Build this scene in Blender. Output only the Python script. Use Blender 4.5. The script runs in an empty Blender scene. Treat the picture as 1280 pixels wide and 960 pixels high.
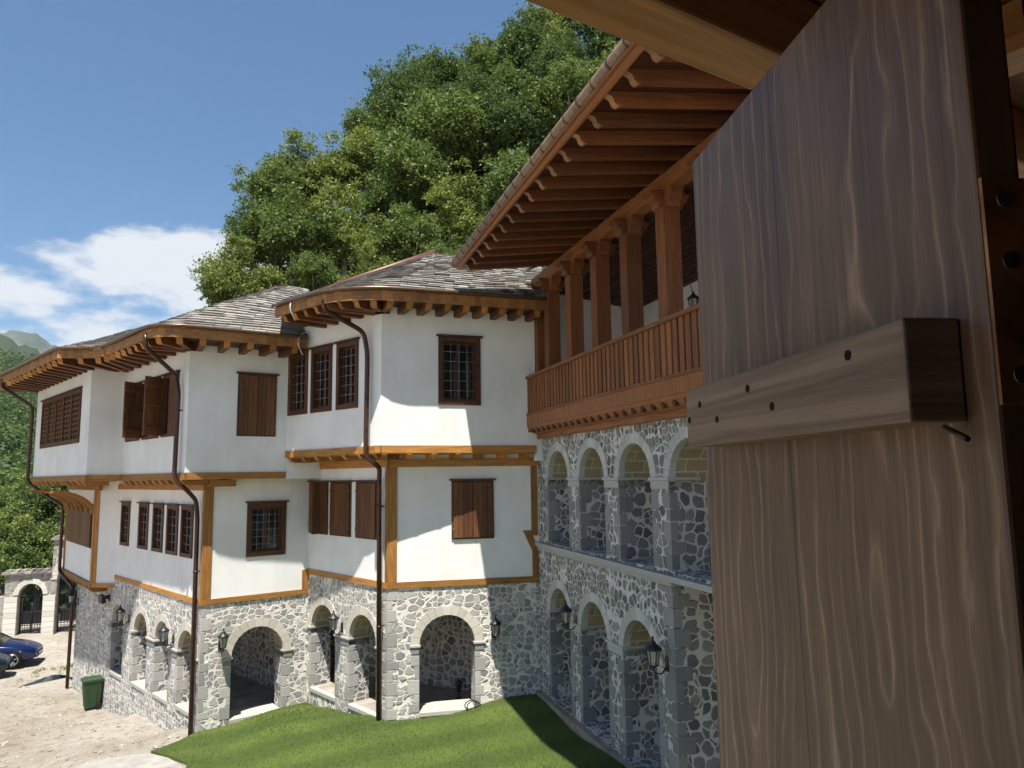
import bpy, math, random
import numpy as np
from mathutils import Vector, Matrix
from mathutils.geometry import tessellate_polygon
random.seed(7); RNG = np.random.default_rng(11)
S = bpy.context.scene; COL = S.collection
R = math.radians
# ------------------------------------------------------------------ camera
cam = bpy.data.cameras.new('camera'); co = bpy.data.objects.new('camera', cam); COL.objects.link(co); S.camera = co
cam.sensor_width = 36; cam.lens = 36*925/1280; cam.clip_start = .02; cam.clip_end = 20000
PITCH = math.atan(114/925); ROLL = .014
co.matrix_world = Matrix.Translation((0, 0, 5)) @ Matrix.Rotation(R(90)+PITCH, 4, 'X') @ Matrix.Rotation(-ROLL, 4, 'Z')
# ------------------------------------------------------------------ sun, sky, exposure
SUN = Vector((-.0283, -.398, 1)).normalized()          # towards the sun
sl = bpy.data.lights.new('sun', 'SUN'); so = bpy.data.objects.new('sun', sl); COL.objects.link(so)
sl.energy = 5.0; sl.angle = R(.5); sl.color = (1, .955, .88)
so.rotation_euler = (-SUN).to_track_quat('-Z', 'Y').to_euler(); so.location = (0, 0, 60)
wd = bpy.data.worlds.new('World'); S.world = wd; wd.use_nodes = True
nt = wd.node_tree; N_ = nt.nodes; L_ = nt.links; N_.clear()
def wn(t, **k):
    n = N_.new(t)
    for a, b in k.items(): setattr(n, a, b)
    return n
sky = wn('ShaderNodeTexSky', sky_type='NISHITA', sun_disc=False, sun_elevation=math.asin(SUN.z), sun_rotation=math.atan2(SUN.x, SUN.y),
         altitude=700, air_density=1.15, dust_density=.35, ozone_density=2.2)
bg = wn('ShaderNodeBackground'); bg.inputs[1].default_value = .09
out = wn('ShaderNodeOutputWorld')
tc = wn('ShaderNodeTexCoord')
mp = wn('ShaderNodeMapping'); mp.inputs['Scale'].default_value = (4.2, 4.2, 9.5); mp.inputs['Location'].default_value = (1.35, .4, .15)
nz = wn('ShaderNodeTexNoise'); nz.inputs['Scale'].default_value = 1.55; nz.inputs['Detail'].default_value = 9; nz.inputs['Roughness'].default_value = .56
sep = wn('ShaderNodeSeparateXYZ')
L_.new(tc.outputs['Generated'], mp.inputs[0]); L_.new(mp.outputs[0], nz.inputs[0]); L_.new(tc.outputs['Generated'], sep.inputs[0])
band = wn('ShaderNodeMapRange', interpolation_type='SMOOTHSTEP')    # clouds keep to the lower sky
for i, v in ((1, .24), (2, .37), (3, 0.1), (4, -.25)): band.inputs[i].default_value = v
L_.new(sep.outputs[2], band.inputs[0])
ad = wn('ShaderNodeMath', operation='ADD'); L_.new(nz.outputs[0], ad.inputs[0]); L_.new(band.outputs[0], ad.inputs[1])
cm = wn('ShaderNodeMapRange', interpolation_type='SMOOTHSTEP')
for i, v in ((1, .455), (2, .6), (3, 0), (4, .94)): cm.inputs[i].default_value = v
L_.new(ad.outputs[0], cm.inputs[0])
mx = wn('ShaderNodeMixRGB'); mx.inputs[2].default_value = (4.5, 4.6, 4.7, 1)
L_.new(cm.outputs[0], mx.inputs[0]); tn = wn('ShaderNodeMixRGB', blend_type='MULTIPLY'); tn.inputs[0].default_value = 1; tn.inputs[2].default_value = (.235, .475, .62, 1); L_.new(sky.outputs[0], tn.inputs[1]); L_.new(tn.outputs[0], mx.inputs[1]); L_.new(mx.outputs[0], bg.inputs[0]); L_.new(bg.outputs[0], out.inputs[0])
S.view_settings.view_transform = 'Standard'; S.view_settings.look = 'None'; S.view_settings.gamma = 1
S.view_settings.exposure = 1.12
S.view_settings.use_curve_mapping = False
S.cycles.max_bounces = 6; S.cycles.diffuse_bounces = 4; S.cycles.glossy_bounces = 2; S.cycles.transparent_max_bounces = 4; S.cycles.transmission_bounces = 2
S.cycles.use_adaptive_sampling = True; S.cycles.adaptive_threshold = .02
try: S.cycles.use_denoising = True
except Exception: pass

# ------------------------------------------------------------------ materials
def mat(name, rough=.8, spec=.3, metal=0.):
    m = bpy.data.materials.new(name); m.use_nodes = True
    b = m.node_tree.nodes['Principled BSDF']; b.inputs['Roughness'].default_value = rough
    b.inputs['Specular IOR Level'].default_value = spec; b.inputs['Metallic'].default_value = metal
    return m, m.node_tree.nodes, m.node_tree.links, b
def nd(N, t, **k):
    n = N.new(t)
    for a, b in k.items():
        if a.startswith('i_'):
            n.inputs[int(a[2:])].default_value = b
        else: setattr(n, a, b)
    return n
def ramp(N, stops, interp='LINEAR'):
    r = N.new('ShaderNodeValToRGB'); r.color_ramp.interpolation = interp
    e = r.color_ramp.elements
    while len(e) < len(stops): e.new(.5)
    for i, (p, c) in enumerate(stops): e[i].position = p; e[i].color = (*c, 1) if len(c) == 3 else c
    return r
def noise(N, L, vec, scale, detail=4, rough=.55, dist=0.):
    n = N.new('ShaderNodeTexNoise'); n.inputs['Scale'].default_value = scale; n.inputs['Detail'].default_value = detail
    n.inputs['Roughness'].default_value = rough; n.inputs['Distortion'].default_value = dist
    if vec is not None: L.new(vec, n.inputs['Vector'])
    return n
def mapping(N, L, vec, scale=(1, 1, 1), loc=(0, 0, 0)):
    n = N.new('ShaderNodeMapping'); n.inputs['Scale'].default_value = scale; n.inputs['Location'].default_value = loc
    L.new(vec, n.inputs[0]); return n.outputs[0]
def coords(N): return N.new('ShaderNodeTexCoord')
def bump(N, L, h, strength, dist, b):
    n = N.new('ShaderNodeBump'); n.inputs['Strength'].default_value = strength; n.inputs['Distance'].default_value = dist
    L.new(h, n.inputs['Height']); L.new(n.outputs[0], b.inputs['Normal']); return n
def mixc(N, L, fac, a, b, typ='MIX'):
    n = N.new('ShaderNodeMixRGB'); n.blend_type = typ
    for i, v in ((0, fac), (1, a), (2, b)):
        if hasattr(v, 'links') or hasattr(v, 'is_linked'): L.new(v, n.inputs[i])
        else: n.inputs[i].default_value = v if i == 0 else ((*v, 1) if len(v) == 3 else v)
    return n.outputs[0]

def rubble_mat(name, sx, sy, tones, mortar, width=.075, rnd=.74):
    m, N, L, b = mat(name, .9, .2)
    t = coords(N); uv = t.outputs['UV']
    def mth(op, a, b_=None, c=None):
        n = N.new('ShaderNodeMath'); n.operation = op
        for k, v in enumerate((a, b_, c)):
            if v is None: continue
            if isinstance(v, (int, float)): n.inputs[k].default_value = v
            else: L.new(v, n.inputs[k])
        return n.outputs[0]
    def wobble(vec, scale, amp):
        w = noise(N, L, uv, scale, 3)
        sub = N.new('ShaderNodeVectorMath'); sub.operation = 'SUBTRACT'; sub.inputs[1].default_value = (.5, .5, .5); L.new(w.outputs['Color'], sub.inputs[0])
        wob = N.new('ShaderNodeVectorMath'); wob.operation = 'SCALE'; wob.inputs['Scale'].default_value = amp; L.new(sub.outputs[0], wob.inputs[0])
        a = N.new('ShaderNodeVectorMath'); a.operation = 'ADD'; L.new(vec, a.inputs[0]); L.new(wob.outputs[0], a.inputs[1]); return a.outputs[0]
    dv = wobble(wobble(uv, 2.6, .17), 10., .06)
    n2 = noise(N, L, uv, 24, 5, .65)
    def layer(kx, ky, off):
        v = mapping(N, L, dv, (sx*kx, sy*ky, 1), (off, off*.7, 0))
        ve = nd(N, 'ShaderNodeTexVoronoi', feature='DISTANCE_TO_EDGE', voronoi_dimensions='2D'); vc = nd(N, 'ShaderNodeTexVoronoi', feature='F1', voronoi_dimensions='2D')
        for q in (ve, vc): L.new(v, q.inputs['Vector']); q.inputs['Scale'].default_value = 1; q.inputs['Randomness'].default_value = rnd
        sc_ = N.new('ShaderNodeSeparateColor'); L.new(vc.outputs['Color'], sc_.inputs[0])
        th = mth('MULTIPLY_ADD', sc_.outputs[1], width*1.1, width*.45)
        rd = mth('MULTIPLY', mth('SUBTRACT', .7, vc.outputs['Distance']), .62)
        d = mth('SUBTRACT', mth('ADD', mth('SMOOTH_MIN', ve.outputs['Distance'], rd, .06), mth('MULTIPLY_ADD', n2.outputs[0], -.12, .06)), th)
        k = nd(N, 'ShaderNodeMapRange', interpolation_type='SMOOTHSTEP'); k.inputs[1].default_value = -.01; k.inputs[2].default_value = .05; L.new(d, k.inputs[0])
        return k.outputs[0], sc_.outputs[0]
    mA_, cA = layer(1, 1, 0); mB_, cB = layer(1.6, 1.35, 4.3)
    pn = noise(N, L, uv, 1.5, 2, .5); pd = mth('SUBTRACT', pn.outputs[0], .5)
    sel = mth('GREATER_THAN', pd, 0.); band = nd(N, 'ShaderNodeMapRange', interpolation_type='SMOOTHSTEP'); band.inputs[1].default_value = .008; band.inputs[2].default_value = .022; L.new(mth('ABSOLUTE', pd), band.inputs[0])
    def sw(a, b_): n = N.new('ShaderNodeMix'); n.data_type = 'FLOAT'; L.new(sel, n.inputs[0]); L.new(a, n.inputs[2]); L.new(b_, n.inputs[3]); return n.outputs[0]
    mk = mth('MULTIPLY', sw(mA_, mB_), band.outputs[0])
    rp = ramp(N, tones); L.new(sw(cA, cB), rp.inputs[0])
    n3 = noise(N, L, uv, 34, 7, .75)
    st = mixc(N, L, .85, rp.outputs[0], n3.outputs['Color'], 'OVERLAY')
    hs = N.new('ShaderNodeHueSaturation'); hs.inputs['Saturation'].default_value = .6; L.new(st, hs.inputs['Color'])
    n4 = noise(N, L, uv, 5, 6, .7)
    mr = ramp(N, [(.3, tuple(c*.86 for c in mortar)), (.65, mortar)]); L.new(n4.outputs[0], mr.inputs[0])
    L.new(mixc(N, L, mk, mr.outputs[0], hs.outputs[0]), b.inputs['Base Color'])
    bump(N, L, mth('MULTIPLY_ADD', n3.outputs[0], .55, mk), .8, .03, b)
    return m
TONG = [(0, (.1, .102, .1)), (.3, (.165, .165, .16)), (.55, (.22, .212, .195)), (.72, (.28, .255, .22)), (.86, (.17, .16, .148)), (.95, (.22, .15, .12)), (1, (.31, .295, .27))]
TON = [(0, (.2, .195, .185)), (.3, (.3, .285, .265)), (.55, (.38, .355, .315)), (.72, (.44, .405, .35)), (.86, (.29, .268, .235)), (.95, (.33, .245, .2)), (1, (.46, .43, .38))]
RUB = rubble_mat('rubble_stone', 5.2, 6.6, TON, (.7, .665, .59), .06)
RUBS = rubble_mat('rubble_stone_small', 5.0, 6.2, TON, (.66, .63, .57), .07, .62)
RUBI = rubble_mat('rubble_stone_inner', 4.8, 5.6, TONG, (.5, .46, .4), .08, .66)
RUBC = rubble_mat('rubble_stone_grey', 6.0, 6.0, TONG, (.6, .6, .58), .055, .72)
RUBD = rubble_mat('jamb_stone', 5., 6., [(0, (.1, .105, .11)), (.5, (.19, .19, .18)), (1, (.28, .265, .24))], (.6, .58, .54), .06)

def ashlar_mat(name, c1, c2, mortar, bw, bh):
    m, N, L, b = mat(name, .9, .2)
    t = coords(N); br = N.new('ShaderNodeTexBrick'); L.new(t.outputs['UV'], br.inputs[0])
    br.inputs['Color1'].default_value = (*c1, 1); br.inputs['Color2'].default_value = (*c2, 1); br.inputs['Mortar'].default_value = (*mortar, 1)
    br.inputs['Scale'].default_value = 1; br.inputs['Mortar Size'].default_value = .012; br.inputs['Brick Width'].default_value = bw; br.inputs['Row Height'].default_value = bh
    br.inputs['Mortar Smooth'].default_value = .3
    n = noise(N, L, t.outputs['UV'], 26, 6, .7)
    L.new(mixc(N, L, .55, br.outputs[0], n.outputs['Color'], 'SOFT_LIGHT'), b.inputs['Base Color'])
    bump(N, L, n.outputs[0], .5, .012, b)
    return m
SOF = ashlar_mat('vault_stone', (.3, .235, .14), (.36, .3, .2), (.48, .45, .38), .42, .2)
def island_stone(name, c1, c2):
    m, N, L, b = mat(name, .9, .2)
    g = N.new('ShaderNodeNewGeometry'); rp = ramp(N, [(0, c1), (1, c2)]); L.new(g.outputs['Random Per Island'], rp.inputs[0])
    t = coords(N); n = noise(N, L, t.outputs['Object'], 21, 6, .7)
    L.new(mixc(N, L, .5, rp.outputs[0], n.outputs['Color'], 'SOFT_LIGHT'), b.inputs['Base Color']); bump(N, L, n.outputs[0], .5, .01, b)
    return m
VOU = island_stone('arch_stone', (.44, .4, .34), (.55, .51, .44))
VOUG = island_stone('arch_stone_grey', (.36, .36, .35), (.5, .49, .47))
LEDGE = island_stone('ledge_stone', (.37, .345, .3), (.46, .43, .375))
IMP = island_stone('impost_stone', (.17, .175, .18), (.24, .24, .235))
QUO = island_stone('quoin_stone', (.22, .212, .2), (.44, .42, .385))
QUOG = island_stone('quoin_stone_grey', (.16, .168, .17), (.27, .27, .265))
CORN = island_stone('cornice_stone', (.3, .3, .29), (.4, .39, .37))
SLATE = None
def slate_mat():
    m, N, L, b = mat('slate', .85, .2)
    g = N.new('ShaderNodeNewGeometry'); rp = ramp(N, [(0, (.1, .093, .085)), (.3, (.18, .168, .15)), (.75, (.255, .235, .205)), (1, (.33, .3, .26))]); L.new(g.outputs['Random Per Island'], rp.inputs[0])
    t = coords(N); n = noise(N, L, t.outputs['Object'], 9, 7, .7)
    L.new(mixc(N, L, .55, rp.outputs[0], n.outputs['Color'], 'SOFT_LIGHT'), b.inputs['Base Color']); bump(N, L, n.outputs[0], .6, .02, b)
    return m
SLATE = slate_mat()
def plaster_mat():
    m, N, L, b = mat('plaster', .92, .15)
    t = coords(N); n = noise(N, L, t.outputs['Object'], 1.1, 5, .6); f = noise(N, L, t.outputs['Object'], 60, 3, .6)
    st = noise(N, L, mapping(N, L, t.outputs['Object'], (3, 3, .35)), 1.4, 5, .6)
    rp = ramp(N, [(.25, (.66, .65, .615)), (.6, (.76, .755, .735))]); L.new(n.outputs[0], rp.inputs[0])
    r2 = ramp(N, [(.32, (.95, .945, .93)), (.6, (1, 1, 1))]); L.new(st.outputs[0], r2.inputs[0])
    L.new(mixc(N, L, .8, rp.outputs[0], r2.outputs[0], 'MULTIPLY'), b.inputs['Base Color'])
    a = N.new('ShaderNodeMath'); a.operation = 'MULTIPLY_ADD'; a.inputs[1].default_value = .25; L.new(f.outputs[0], a.inputs[0]); L.new(n.outputs[0], a.inputs[2])
    bump(N, L, a.outputs[0], .25, .03, b); return m
PLAS = plaster_mat()
def piece_random(N, L):                       # a different value for every loose piece and every object
    g = N.new('ShaderNodeNewGeometry'); o = N.new('ShaderNodeObjectInfo'); a = N.new('ShaderNodeMath'); a.operation = 'ADD'
    L.new(g.outputs['Random Per Island'], a.inputs[0]); L.new(o.outputs['Random'], a.inputs[1]); f = N.new('ShaderNodeMath'); f.operation = 'FRACT'; L.new(a.outputs[0], f.inputs[0]); return f.outputs[0]
def wood_mat(name, dark, light, rough=.55, spec=.35, gs=26., var=.6):
    m, N, L, b = mat(name, rough, spec)
    t = coords(N); g = piece_random(N, L)
    off = N.new('ShaderNodeVectorMath'); off.operation = 'SCALE'; off.inputs[0].default_value = (13, 7, 3); L.new(g, off.inputs['Scale'])
    a = N.new('ShaderNodeVectorMath'); a.operation = 'ADD'; L.new(t.outputs['UV'], a.inputs[0]); L.new(off.outputs[0], a.inputs[1])
    n = noise(N, L, mapping(N, L, a.outputs[0], (1.3, gs, 1)), 1.6, 6, .62, .6)
    w = noise(N, L, mapping(N, L, a.outputs[0], (.8, 4, 1)), 1.5, 3)
    rp = ramp(N, [(.32, dark), (.62, light)]); L.new(n.outputs[0], rp.inputs[0])
    hv = N.new('ShaderNodeHueSaturation'); L.new(rp.outputs[0], hv.inputs['Color'])
    v = N.new('ShaderNodeMath'); v.operation = 'MULTIPLY_ADD'; v.inputs[1].default_value = var; v.inputs[2].default_value = 1-var/2; L.new(g, v.inputs[0])
    v2 = N.new('ShaderNodeMath'); v2.operation = 'MULTIPLY_ADD'; v2.inputs[1].default_value = .5; v2.inputs[2].default_value = .75; L.new(w.outputs[0], v2.inputs[0])
    v3 = N.new('ShaderNodeMath'); v3.operation = 'MULTIPLY'; L.new(v.outputs[0], v3.inputs[0]); L.new(v2.outputs[0], v3.inputs[1]); L.new(v3.outputs[0], hv.inputs['Value'])
    L.new(hv.outputs[0], b.inputs['Base Color']); bump(N, L, n.outputs[0], .2, .004, b); return m
WOR = wood_mat('honey_wood', (.21, .09, .018), (.4, .185, .045))
WRED = wood_mat('red_wood', (.125, .044, .014), (.25, .096, .032))
WRAF = wood_mat('rafter_wood', (.085, .026, .009), (.165, .058, .018))
WEND = wood_mat('lit_end_wood', (.19, .09, .04), (.32, .165, .08))  # bounce light from the ground put into the colour of the rafter ends
WFAS = wood_mat('fascia_wood', (.16, .068, .017), (.32, .145, .042))
WCOL = wood_mat('column_wood', (.1, .034, .011), (.195, .07, .023))
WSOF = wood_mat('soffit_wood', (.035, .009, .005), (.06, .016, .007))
WDK = wood_mat('window_wood', (.045, .018, .008), (.1, .04, .016))
WSH = wood_mat('shutter_wood', (.07, .028, .01), (.15, .062, .022))
WEAV = wood_mat('eave_wood', (.24, .11, .035), (.42, .21, .07), .5)
def pine_mat(name, base, line, dark):
    """sawn pine: growth rings (cones about the pith) cut by the plane of the board; z along, y across"""
    m, N, L, b = mat(name, .46, .42)
    t = coords(N); o = t.outputs['Object']
    def mth(op, a, b_=None, c=None):
        n = N.new('ShaderNodeMath'); n.operation = op
        for k, v in enumerate((a, b_, c)):
            if v is None: continue
            if isinstance(v, (int, float)): n.inputs[k].default_value = v
            else: L.new(v, n.inputs[k])
        return n.outputs[0]
    sp_ = N.new('ShaderNodeSeparateXYZ'); L.new(o, sp_.inputs[0]); y, z = sp_.outputs[1], sp_.outputs[2]
    n1 = noise(N, L, mapping(N, L, o, (1, 2.2, .9)), 2.1, 3, .5).outputs[0]; n2 = noise(N, L, mapping(N, L, o, (1, 7, 1.6)), 3.1, 4, .55).outputs[0]
    left = mth('GREATER_THAN', y, .79)
    yc = mth('MULTIPLY_ADD', left, .27, .645)
    dz = mth('MULTIPLY_ADD', z, mth('MULTIPLY_ADD', left, -.19, .1), mth('MULTIPLY_ADD', left, .93, -.47))
    d = mth('ADD', dz, mth('MULTIPLY_ADD', n1, .22, -.11))
    yy = mth('ADD', mth('SUBTRACT', y, yc), mth('MULTIPLY_ADD', n2, .045, -.0225))
    f = mth('SQRT', mth('ADD', mth('MULTIPLY', yy, yy), mth('MULTIPLY', d, d)))
    fr = mth('FRACT', mth('ADD', mth('MULTIPLY', f, 42.), mth('MULTIPLY', n1, 2.4)))
    lr0 = ramp(N, [(0, (.3, .3, .3)), (.22, (.02, .02, .02)), (.72, (.0, .0, .0)), (.84, (.35, .35, .35)), (.93, (1, 1, 1)), (1, (.3, .3, .3))]); L.new(fr, lr0.inputs[0])
    fd = noise(N, L, mapping(N, L, o, (1, 9, 1.1)), 2.3, 3, .6); fr_ = ramp(N, [(.34, (.08, .08, .08)), (.64, (1, 1, 1))]); L.new(fd.outputs[0], fr_.inputs[0])
    ln = mixc(N, L, 1., lr0.outputs[0], fr_.outputs[0], 'MULTIPLY')
    fib = noise(N, L, mapping(N, L, o, (1, 150, 4)), 1.6, 6, .7); c = noise(N, L, mapping(N, L, o, (1, 6, 1.2)), 1.7, 4, .6)
    rb = ramp(N, [(.32, dark), (.66, base)]); L.new(c.outputs[0], rb.inputs[0])
    bl = mixc(N, L, ln, rb.outputs[0], line)
    fb = ramp(N, [(.3, (.6, .6, .6)), (.68, (1.25, 1.25, 1.25))]); L.new(fib.outputs[0], fb.inputs[0])
    # a drying crack down the middle and its fainter twin
    cr = mth('ABSOLUTE', mth('ADD', mth('SUBTRACT', y, .79), mth('MULTIPLY_ADD', n1, .02, -.01))); ck = nd(N, 'ShaderNodeMapRange'); ck.inputs[1].default_value = .0006; ck.inputs[2].default_value = .0022; ck.inputs[3].default_value = .3; ck.inputs[4].default_value = 1; L.new(cr, ck.inputs[0])
    q = mixc(N, L, 1., bl, fb.outputs[0], 'MULTIPLY'); L.new(mixc(N, L, 1., q, ck.outputs[0], 'MULTIPLY'), b.inputs['Base Color'])
    bump(N, L, mth('MULTIPLY_ADD', fib.outputs[0], .6, ln), .3, .0025, b); return m
PINE = pine_mat('stained_pine', (.17, .098, .057), (.33, .225, .15), (.085, .046, .028))
BATT = wood_mat('batten_wood', (.1, .062, .04), (.24, .162, .11), .55, .4, 46., .0)
def flat(name, col, rough=.6, spec=.4, metal=0., nscale=12, amt=.4):
    m, N, L, b = mat(name, rough, spec, metal)
    t = coords(N); n = noise(N, L, t.outputs['Object'], nscale, 5, .6)
    rp = ramp(N, [(.3, tuple(c*(1-amt) for c in col)), (.7, tuple(min(1, c*(1+amt*.5)) for c in col))]); L.new(n.outputs[0], rp.inputs[0]); L.new(rp.outputs[0], b.inputs['Base Color']); return m
IRON = flat('black_iron', (.014, .014, .015), .45, .5)
GRIL = flat('grey_iron', (.17, .17, .175), .5, .5)
COPPER = flat('brown_copper', (.075, .032, .022), .32, .6, .55)
GUTR = flat('brown_gutter', (.12, .065, .04), .35, .5, .4)
ALUG = flat('ribbed_gutter', (.23, .155, .105), .4, .5, .3)
RIDGE = flat('ridge_copper', (.16, .05, .03), .45, .5, .2)
DARK = flat('dark_room', (.02, .017, .014), .9, .1)
RUST = flat('rusty_plate', (.34, .15, .06), .5, .5, .5, 18, .7)
STEEL = flat('screw_steel', (.2, .2, .2), .35, .5, .8)
RUBBER = flat('rubber', (.012, .012, .012), .7, .3)
BINM = flat('green_plastic', (.024, .055, .022), .5, .4, 0, 6, .25)
BLUEP = flat('blue_paint', (.006, .014, .06), .14, .7, .2, 3, .1)
DKPAINT = flat('dark_paint', (.012, .018, .024), .14, .7, .2, 3, .1)
ALLOY = flat('alloy', (.55, .55, .57), .3, .5, .7)
LAMPW = flat('headlight', (.75, .77, .8), .12, .7, .1)
PLATE = flat('number_plate', (.6, .6, .58), .5)
FROST = flat('lantern_glass', (.34, .34, .31), .3, .5)
CABLE = flat('white_cable', (.6, .58, .54), .6)
FLOORM = flat('paving', (.3, .265, .22), .85, .2, 0, 3, .35)
CEIL = flat('vault_plaster', (.3, .27, .22), .9, .1)
CONC = flat('concrete', (.3, .285, .26), .9, .15, 0, 4, .25)
ROCK = flat('pale_rock', (.38, .335, .28), .95, .1, 0, 8, .5)
BARK = flat('bark', (.16, .14, .115), .9, .1, 0, 7, .6)
BARKP = flat('pale_bark', (.3, .27, .23), .9, .1, 0, 7, .5)
def glass_mat():
    m, N, L, b = mat('window_glass', .06, .6); b.inputs['Base Color'].default_value = (.012, .013, .015, 1); return m
GLASS = glass_mat()
def gravel_mat():
    m, N, L, b = mat('gravel', .95, .1)
    t = coords(N); o = t.outputs['Object']
    n1 = noise(N, L, o, .45, 6, .62); n2 = noise(N, L, o, 4.5, 8, .75); n3 = noise(N, L, o, 30, 4, .7)
    r1 = ramp(N, [(.28, (.3, .255, .195)), (.5, (.4, .36, .3)), (.7, (.47, .43, .37))]); L.new(n1.outputs[0], r1.inputs[0])
    r2 = ramp(N, [(.32, (.42, .4, .37)), (.5, (1, 1, 1))]); L.new(n2.outputs[0], r2.inputs[0])
    c = mixc(N, L, .8, r1.outputs[0], r2.outputs[0], 'MULTIPLY'); L.new(mixc(N, L, .5, c, n3.outputs['Color'], 'SOFT_LIGHT'), b.inputs['Base Color'])
    a = N.new('ShaderNodeMath'); a.operation = 'MULTIPLY_ADD'; a.inputs[1].default_value = .35; L.new(n3.outputs[0], a.inputs[0]); L.new(n2.outputs[0], a.inputs[2])
    bump(N, L, a.outputs[0], 1., .12, b); return m
GRAVEL = gravel_mat()
def turf_mat():
    m, N, L, b = mat('turf', .75, .25)
    t = coords(N); o = t.outputs['Object']
    n1 = noise(N, L, o, .8, 4, .6); n2 = noise(N, L, mapping(N, L, o, (1, 3, 1)), 34, 4, .8)
    w = N.new('ShaderNodeTexWave'); w.bands_direction = 'DIAGONAL'; L.new(mapping(N, L, o, (-.35, 1, 1)), w.inputs[0]); w.inputs['Scale'].default_value = .42; w.inputs['Distortion'].default_value = 1.2
    r = ramp(N, [(.3, (.07, .12, .024)), (.72, (.17, .225, .058))]); L.new(n2.outputs[0], r.inputs[0])
    r1 = ramp(N, [(.3, (.72, .78, .74)), (.7, (1.14, 1.08, .98))]); L.new(n1.outputs[0], r1.inputs[0])
    r3 = ramp(N, [(.2, (.78, .82, .76)), (.8, (1.1, 1.08, 1.02))]); L.new(w.outputs[0], r3.inputs[0])
    c = mixc(N, L, 1., r.outputs[0], r1.outputs[0], 'MULTIPLY'); L.new(mixc(N, L, 1., c, r3.outputs[0], 'MULTIPLY'), b.inputs['Base Color'])
    bump(N, L, n2.outputs[0], 1., .05, b); return m
TURF = turf_mat()
def leaf_mat(name, c1, c2, c3, patch=0.):
    m, N, L, b = mat(name, .55, .3)
    g = N.new('ShaderNodeNewGeometry'); rp = ramp(N, [(0, c1), (.55, c2), (1, c3)]); L.new(g.outputs['Random Per Island'], rp.inputs[0])
    colr = rp.outputs[0]
    if patch:                                             # kinds of tree differ over the slope
        t = coords(N); pn = noise(N, L, t.outputs['Object'], patch, 3, .6); pr = ramp(N, [(.35, (.55, .62, .6)), (.55, (1, 1, 1)), (.7, (1.5, 1.35, 1.0))]); L.new(pn.outputs[0], pr.inputs[0])
        colr = mixc(N, L, 1., colr, pr.outputs[0], 'MULTIPLY')
    L.new(colr, b.inputs['Base Color'])
    tr = N.new('ShaderNodeBsdfTranslucent'); L.new(colr, tr.inputs[0])
    ms = N.new('ShaderNodeMixShader'); ms.inputs[0].default_value = .38
    o = N['Material Output']; L.new(b.outputs[0], ms.inputs[1]); L.new(tr.outputs[0], ms.inputs[2]); L.new(ms.outputs[0], o.inputs[0]); return m
LEAF = [leaf_mat('leaf_mid', (.06, .1, .024), (.12, .175, .04), (.2, .25, .062)),
        leaf_mat('leaf_dark', (.042, .078, .022), (.082, .132, .034), (.13, .185, .05)),
        leaf_mat('leaf_yellow', (.1, .145, .028), (.17, .215, .044), (.25, .285, .07))]
LEAFF = leaf_mat('leaf_far', (.035, .065, .018), (.06, .1, .024), (.095, .14, .034), .045)
SLOPE = flat('woodland_floor', (.035, .05, .02), .95, .05, 0, .6, .5)
def mountain_mat():
    m, N, L, b = mat('mountain_rock', .95, .05)
    t = coords(N); n = noise(N, L, t.outputs['Object'], .0035, 8, .65)
    r = ramp(N, [(.42, (.04, .055, .032)), (.56, (.08, .085, .07)), (.68, (.17, .17, .155))]); L.new(n.outputs[0], r.inputs[0]); L.new(r.outputs[0], b.inputs['Base Color']); return m
MTN = mountain_mat()

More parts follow.
